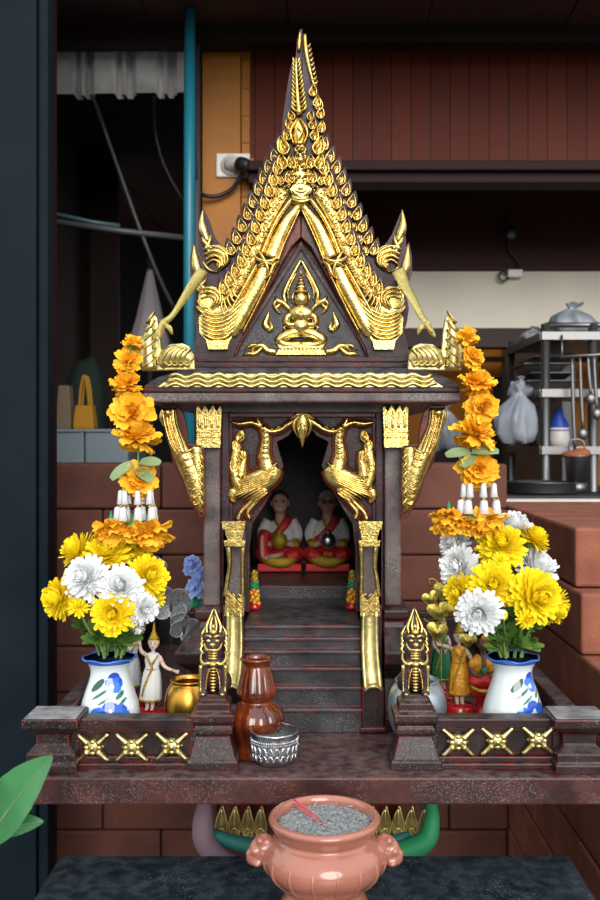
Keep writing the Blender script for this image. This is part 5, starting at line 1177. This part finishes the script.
# ------------------------------------------------------------------ elder figurines
def elder(px, lab, hair, potm, sc=1.0, knee=True):
    d_ = 1.57; u = d_/750*sc; c = Vector((PX(px,d_), K*d_, ZIN+.0018)); t = thing('elder_figurine', c, lab, 'figurine', 'seated elder figurines inside the spirit house')
    q = lambda x, y, z: c+Vector((x*u, y*u, z*u))
    # base block
    b = MB(); b.sloft([(0,0),(.001,.004),(0,.017)], -18.5*u, 18.5*u, -15*u, 14*u); b.v = [v+c for v in b.v]; b.build('base', 'redglit', t, bevel=.002)
    b = MB()   # body: torso, neck, head, arms in one skin
    b.ell(q(0,2,30), (11*u,8*u,14*u)); b.tube([q(0,1,40), q(0,-1,50)], [5*u,4.2*u], 10)
    b.ell(q(0,-1,58), (7.2*u,7.4*u,9*u)); b.ell(q(0,-3.5,54), (5.8*u,5.2*u,5.4*u)); b.ell(q(0,-8.8,57), (1.4*u,1.9*u,2.2*u), nu=10, nv=8); b.ell(q(0,-7,51.6), (2.8*u,1.9*u,1.5*u), nu=10, nv=8)
    for s in (-1, 1):
        b.ell(q(s*7.2,0,57), (1.3*u,2*u,2.6*u), nu=10, nv=8)
        b.tube([q(s*11,1,42), q(s*14,-2,30), q(s*12,-8,23), q(s*5,-13,25)], [4*u,3.6*u,2.9*u,2.4*u], 10)
        for k_ in range(4): b.tube([q(s*5,-13.5,23.6+k_*1.2), q(s*2.4,-15.2,24+k_*1.3), q(s*.6,-15,24.6+k_*1.2)], [.8*u,.75*u,.6*u], 6)
    b.build('body', 'skin', t, remesh=.0011)
    b = MB(); b.ell(q(0,2.2,31), (12.2*u,9*u,13.5*u)); 
    for s in (-1, 1): b.tube([q(s*10,1,43), q(s*14.6,0,33), q(s*14.6,-4,26)], [4.6*u,5.2*u,4.4*u], 10)
    b.build('white_shirt', 'cloth', t, remesh=.0011)
    b = MB()   # sash across the chest
    b.tube([q(-12,-3,24), q(-4,-8.5,30), q(3,-8,38), q(7.5,-3,44), q(8,3,44)], [4*u,3.4*u,3.6*u,4*u,3*u], 10, flat=.6); b.build('shoulder_sash', 'redglit', t)
    b = MB(); b.tube([q(-4,-5,44), q(0,-8,38), q(5,-5,45)], [1*u,1.4*u,1*u], 8)
    for s in (-1,1): b.tube([q(s*15,-6.5,24.5), q(s*12,-9.6,22)], [4*u,3.6*u], 10)
    b.build('gold_trim', 'goldglit', t)
    b = MB()   # folded legs under the skirt
    b.ell(q(0,1,14), (19*u,12*u,8*u))
    for s in (-1, 1): b.tube([q(s*6,2,16), q(s*15,-8,15), q(s*6,-13,12)], [6*u,6.4*u,5*u], 10)
    if knee: b.tube([q(-6,2,18), q(-13,-9,31), q(-14,-12,14)], [6*u,5.6*u,4.2*u], 10)
    b.build('red_skirt', 'redglit', t, remesh=.0013)
    b = MB(); b.tube([q(-18,-9,14), q(-8,-15.5,10), q(6,-16,8.5), q(17,-11,15)], [3*u,4.8*u,4.8*u,2.6*u], 12, flat=.6); b.build('gold_skirt_fold', 'goldglit', t)
    if knee:
        b = MB(); b.tube([q(-14.5,-13.5,31), q(-14.6,-14.5,22), q(-14,-15,13), q(-10,-18,12)], [1.8*u,1.9*u,1.8*u,2.2*u], 8); b.tube([q(-10,-17.5,13), q(2,-17,15)], [2.2*u,1.8*u], 8); b.build('bare_leg', 'skin', t)
    b = MB(); b.lathe([(0,-7.5*u),(4*u,-7*u),(7.4*u,-1*u),(6*u,4.4*u),(2.6*u,6.4*u),(3*u,8*u),(1*u,9*u),(0,11*u)], q(0,-16.5,27), 20); b.build('round_pot', potm, t)
    b = MB()
    for s in (-1, 1): b.ell(q(s*2.9,-8.1,59.6), (1.4*u,.7*u,.8*u), nu=8, nv=6)
    if not knee:
        for s in (-1, 1): b.tube([q(s*3.1+2.2*cos(a), -9.0, 59.6+1.9*sin(a)) for a in [i*pi/5 for i in range(11)]], .42*u, 5)
    b.build('eyes', 'black', t)
    b = MB(); b.tube([q(-2.1,-8.6,53), q(0,-9.2,52.4), q(2.1,-8.6,53)], .5*u, 6); b.build('mouth', 'cloth' if knee else 'lip', t)
    b = MB(); b.ell(q(0,1.2,62.4), (7.4*u,7.2*u,6.4*u)); b.ell(q(0,3,59.5), (7.3*u,5.8*u,7.4*u)); b.build('hair', hair, t, remesh=.0011)
elder(280, 'seated elderly figurine with dark cropped hair holding a gold pot, one knee raised', 'purple', 'goldglit', 1.16, True)
elder(327.5, 'seated elderly figurine with white hair and glasses holding a silver pot', 'hairgrey', 'alu', 1.16, False)

# ------------------------------------------------------------------ dancer figurines
def dancer(px, d_, lab, dress, H=100, lean=0, armL=None, armR=None, name='dancer_figurine', square=False, trim='goldglit', crown=1.0, head=None, bh=18):
    u = d_/750*H/100; c = Vector((PX(px,d_), K*d_, ZL+EPS)); t = thing(name, c, lab, 'figurine', 'dancing figurines on the platform')
    q = lambda x, y, z: c+Vector(((x+lean*z/100)*u, y*u, (z+bh-12.5)*u))
    b = MB()
    if square: b.sloft([(0,0),(0,(bh-1)*u)], -19*u, 17*u, -14*u, 14*u); b.v = [v+c for v in b.v]; bs = b.build('base', 'redp', t, bevel=.0015)
    else: b.lathe([(15*u,0),(15.5*u,3*u),(15*u,(bh-2)*u),(13.5*u,(bh-.5)*u),(0,bh*u)], c, 32); bs = b.build('base', 'redp', t)
    b = MB()
    for i in range(7): b.ell(c+Vector(((-9+3*i)*u, -15*u*(1 if square else math.sqrt(max(0,1-((-9+3*i)/16)**2)))*.98, (bh-6-abs(i-3)*1.0)*u)), (2*u,1*u,1.6*u), nu=8, nv=6)
    b.build('gold_base_trim', 'goldglit', bs)
    fz = 12.5
    b = MB()
    for s in (-1, 1):
        b.tube([q(s*3,0,48), q(s*3.2,-1,30), q(s*2.8,0,16), q(s*2.8,-1,fz+1)], [4.6*u,3.4*u,2.2*u,2*u], 10); b.ell(q(s*2.9,-3,fz+1.2), (2.1*u,4*u,1.4*u), nu=10, nv=8)
    b.ell(q(0,0,49), (7*u,5*u,6*u)); b.ell(q(0,0,58), (5*u,4*u,8*u)); b.ell(q(0,0,67), (7*u,4.4*u,6*u)); b.tube([q(0,0,70), q(0,-.5,78)], [2.2*u,2*u], 8)
    hx = head if head is not None else 0
    b.ell(q(hx,-1,83), (5.4*u,5.2*u,6.6*u)); b.ell(q(hx,-6.2,82), (.8*u,1.1*u,1.4*u), nu=8, nv=6); b.ell(q(hx,-3.4,78.6), (2.8*u,2.4*u,2.2*u))
    for s in (-1, 1): b.ell(q(hx+s*4.4,-.5,82.6), (.8*u,1.2*u,1.6*u), nu=8, nv=6)
    arms = (armL or [(-7,0,70),(-15,-3,72),(-23,-4,78)], armR or [(7,0,70),(15,-3,60),(24,-5,56)])
    for k_, A in enumerate(arms):
        s = -1 if k_ == 0 else 1; p = [q(*a) for a in A]; b.tube(p, [2.5*u,2.1*u,1.5*u][:len(p)], 10)
        h = p[-1]; dr = (p[-1]-p[-2]).normalized(); upv = Vector((0,0,1)); b.ell(h+dr*1.2*u, (1.9*u,1.2*u,1.9*u), nu=10, nv=8)
        for j in range(4):
            off = Vector((0,0,(j-1.5)*1.0*u)); b.tube([h+dr*2*u+off, h+dr*4.2*u+off*1.1+upv*.6*u, h+dr*(5.4-.3*abs(j-1.5))*u+off*1.2+upv*2.2*u], [.6*u,.5*u,.35*u], 6)
        b.tube([h+dr*.6*u+Vector((0,-1*u,1*u)), h+dr*1.8*u+Vector((0,-2*u,3*u))], [.6*u,.4*u], 6)
    b.build('body', 'paleskin', t, remesh=.0008)
    b = MB()
    b.lathe([(9.5*u,fz+8*u/u-8+0),(9.5*u,0)], c, 3) if 0 else None
    rings = [(22,11.6,8.4),(24,12,8.6),(36,11,8),(46,10,7.2),(52,9.2,6.6),(58,7.2,5.4),(66,8.6,5.8),(71,7.4,4.8),(73,4.6,3.6)]
    n = 28; vs = []
    for z_, rx, ry in rings:
        for i in range(n):
            a = 2*pi*i/n; k_ = 1+.06*sin(9*a)*(1 if z_ < 50 else 0); vs.append(q(rx*k_*cos(a), ry*k_*sin(a), z_))
    fs = [(j*n+i, j*n+(i+1)%n, (j+1)*n+(i+1)%n, (j+1)*n+i) for j in range(len(rings)-1) for i in range(n)]+[tuple(range(n))[::-1], tuple((len(rings)-1)*n+i for i in range(n))]
    b.add(vs, fs); dr_ = b.build('dress', dress, t)
    b = MB()
    b.tube([q(11.9*cos(a),8.5*sin(a)-0,23.5) for a in [i*2*pi/20 for i in range(21)]], 1.2*u, 6, smooth=0)
    b.tube([q(-6,-4.5,71), q(-2,-6.6,64), q(1,-6.6,58), q(-2,-7,50), q(-6,-7.2,38), q(-8,-5.5,28)], [1.1*u,1.3*u,1.2*u,1.2*u,1.2*u,1*u], 6); b.tube([q(6,-4.5,71), q(1,-6.6,62)], [1.1*u,1.2*u], 6)
    b.tube([q(6.6*cos(a),5.2*sin(a),56) for a in [i*2*pi/16 for i in range(17)]], 1.1*u, 6, smooth=0)
    b.build('gold_trim', trim, dr_)
    for A in arms:
        p1, p2 = q(*A[-2]), q(*A[-1]); e_ = p2*.85+p1*.15; f_ = p2*.75+p1*.25; b = MB(); b.tube([e_, f_], 2.3*u, 10); b.build('bracelet', trim, t)
        p0 = q(*A[0]); g_ = p0*.5+p1*.5; b = MB(); b.tube([g_, g_*.9+p1*.1], 3.0*u, 10); b.build('arm_band', trim, t)
    b = MB(); b.ell(q(hx,1.6,84.5), (5.9*u,5.0*u,6.4*u)); b.build('hair', 'black', t)
    b = MB(); b.lathe([(5.2*u,87*u),(5.7*u,88.5*u),(4.4*u,89.5*u),(4.2*u,91*u),(3.2*u,92*u),(3*u,94*u),(1.9*u,95*u),(1.4*u,(95+4*crown)*u),(.4*u,(95+9*crown)*u)], c+Vector(((hx+lean*.88)*u,0,(bh-12.5)*u)), 20)
    for s in (-1, 1): b.ell(q(hx+s*5.4,-.5,84), (1*u,1.6*u,3*u), nu=8, nv=6)
    b.build('crown', trim, t)
    b = MB()
    for s in (-1, 1): b.ell(q(hx+s*2.0,-5.7,83.6), (1*u,.5*u,.6*u), nu=8, nv=6); b.tube([q(hx+s*.9,-6.1,85.6), q(hx+s*3.2,-5.5,85.8)], .3*u, 5)
    b.build('eyes', 'black', t)
    b = MB(); b.ell(q(hx,-5.9,79.4), (1.3*u,.6*u,.6*u), nu=8, nv=6); b.build('mouth', 'lip', t)
    return t
dancer(149, 1.18, 'dancer figurine in a white dress with pointed gold crown beside the left vase', 'cloth', 94, 6, [(-6,0,70),(-12,-3,75),(-14,-4,84)], [(7,0,69),(14,-4,59),(25,-6,55)], square=True, crown=1.15)
dancer(131, 1.25, 'white dressed dancer figurine mostly hidden behind the left vase', 'cloth', 88, 0, [(-7,0,70),(-15,-3,66),(-18,-4,56)], [(6,0,70),(10,-3,74),(9,-4,84)], square=True, crown=1.0)
dancer(459.5, 1.205, 'dancer figurine in a glittering orange dress with arms spread, on round red base', 'orangeglit', 95, -1, [(-7,0,70),(-14,-2,73),(-20,-4,75)], [(7,0,69),(14,-3,59),(20,-5,57)], crown=.35)
dancer(441, 1.28, 'pale figurine with green skirt half hidden behind the orange dancer', 'greenp', 90, 0, [(-6,0,70),(-9,-3,62),(-5,-6,56)], [(6,0,70),(9,-3,62),(5,-6,56)], crown=.3)
# crouching masked figurine in orange
d_ = 1.2; u = d_/750; c = Vector((PX(483,d_), K*d_, ZL+EPS)); q = lambda x, y, z: c+Vector((x*u, y*u, z*u))
t = thing('masked_figurine', c, 'seated brown-masked figurine in orange vest and red skirt by the right vase', 'figurine', 'dancing figurines on the platform')
b = MB(); b.lathe([(12*u,0),(12.5*u,8*u),(8*u,10*u),(7*u,24*u),(12*u,28*u),(13*u,34*u),(0,36*u)], c, 28); b.build('base', 'redp', t)
b = MB(); b.ell(q(0,0,42), (15*u,10*u,8*u)); b.ell(q(-9,-6,42), (7*u,7*u,6*u)); b.ell(q(9,-6,42), (7*u,7*u,6*u)); b.build('red_skirt', 'redglit', t, remesh=.0012)
b = MB(); b.tube([q(-14,-7,38), q(-6,-13,34), q(6,-13,34), q(14,-7,38)], [1.6*u,2.2*u,2.2*u,1.6*u], 8); b.build('gold_trim', 'goldglit', t)
b = MB(); b.ell(q(0,0,56), (8*u,6*u,12*u)); b.tube([q(0,0,66), q(0,-1,74)], [3*u,3*u], 8); b.ell(q(0,-1,78), (6.4*u,6*u,7*u)); b.ell(q(1,-7,76), (3*u,3.4*u,2.6*u)); 
for s in (-1, 1):
    b.ell(q(s*6,0,80), (2.4*u,1.4*u,3*u)); b.tube([q(s*8,0,64), q(s*12,-3,54), q(s*8,-9,48)], [3*u,2.6*u,2*u], 10)
    for j in range(4): b.tube([q(s*8,-9.5,47+j), q(s*5,-11.5,47+j), q(s*3.4,-11,46+j)], [.7*u,.6*u,.4*u], 6)
b.build('body', mat('brown_mask', (.14,.07,.045), .5), t, remesh=.001)
b = MB(); b.ell(q(-6,-1,58), (5.5*u,6.4*u,10*u)); b.ell(q(6,-1,58), (5.5*u,6.4*u,10*u)); b.ell(q(-11,-2,58), (4*u,4*u,6*u)); b.ell(q(11,-2,58), (4*u,4*u,6*u)); b.build('orange_vest', 'orangeglit', t, remesh=.001)
b = MB(); b.ell(q(0,-7,52), (3*u,2*u,4*u), nu=12, nv=8); b.build('green_buckle', 'greenp', t)
b = MB(); b.tube([q(-2,-3,84), q(5,-4,84), q(12,-5,81)], [3*u,2.6*u,1.4*u], 8); b.build('orange_headband', 'orangeglit', t)

# ------------------------------------------------------------------ leafy plant at the left edge
pc = Vector((PX(-75,.86), K*.86, 0)); t = thing('leafy_plant', pc, 'green broad-leaved plant reaching in from the left of the platform', 'plant')
b = MB(); b.lathe([(0,0),(.10,0),(.13,.20),(.135,.22),(.12,.22),(.11,.19),(0,.19)], pc, 32); b.build('plant_pot', 'brick2', t)
b = MB(); b.tube([pc+Vector((0,0,.19)), P(-72,850,.86), P(-40,838,.86), P(-8,830,.86)], [.006,.005,.004,.003], 8); st_ = b.build('stem', 'stemg', t)
for i, (x0, y0, x1, y1, w_, up) in enumerate(((-14,842,49,757,.030,(-.35,-.85,.35)), (-8,831,43,821,.013,(0,-.75,.65)), (-20,835,-70,770,.02,(.3,-.8,.4)))):
    p0, p1 = P(x0,y0,.86), P(x1,y1,.86-.02*(i==0)); dv = p1-p0; L = dv.length; dr = dv.normalized(); upv = Vector(up); sd = dr.cross(upv).normalized(); upv = sd.cross(dr)
    b = MB(); vs = []; ns = 16
    for j in range(ns+1):
        f = j/ns; ww = w_*(sin(pi*min(.995,f**.85*.98+.01))**.75); p = p0+dr*L*f+upv*L*(.10*f-.14*f*f)
        for k_ in (-1,-.6,-.2,0,.2,.6,1): vs.append(p+sd*ww*k_+upv*ww*(.28*abs(k_)-.03*cos(f*60)*abs(k_)))
    b.add(vs, [(j*7+k_, j*7+k_+1, (j+1)*7+k_+1, (j+1)*7+k_) for j in range(ns) for k_ in range(6)])
    lf = b.build('leaf', 'bigleaf', t, recalc=False)
    b = MB(); b.tube([vs[j*7+3]-upv*-.0004 for j in range(ns+1)], [.0011*(1-.8*j/ns) for j in range(ns+1)], 6, smooth=0); b.build('midrib', 'paleleaf', lf)
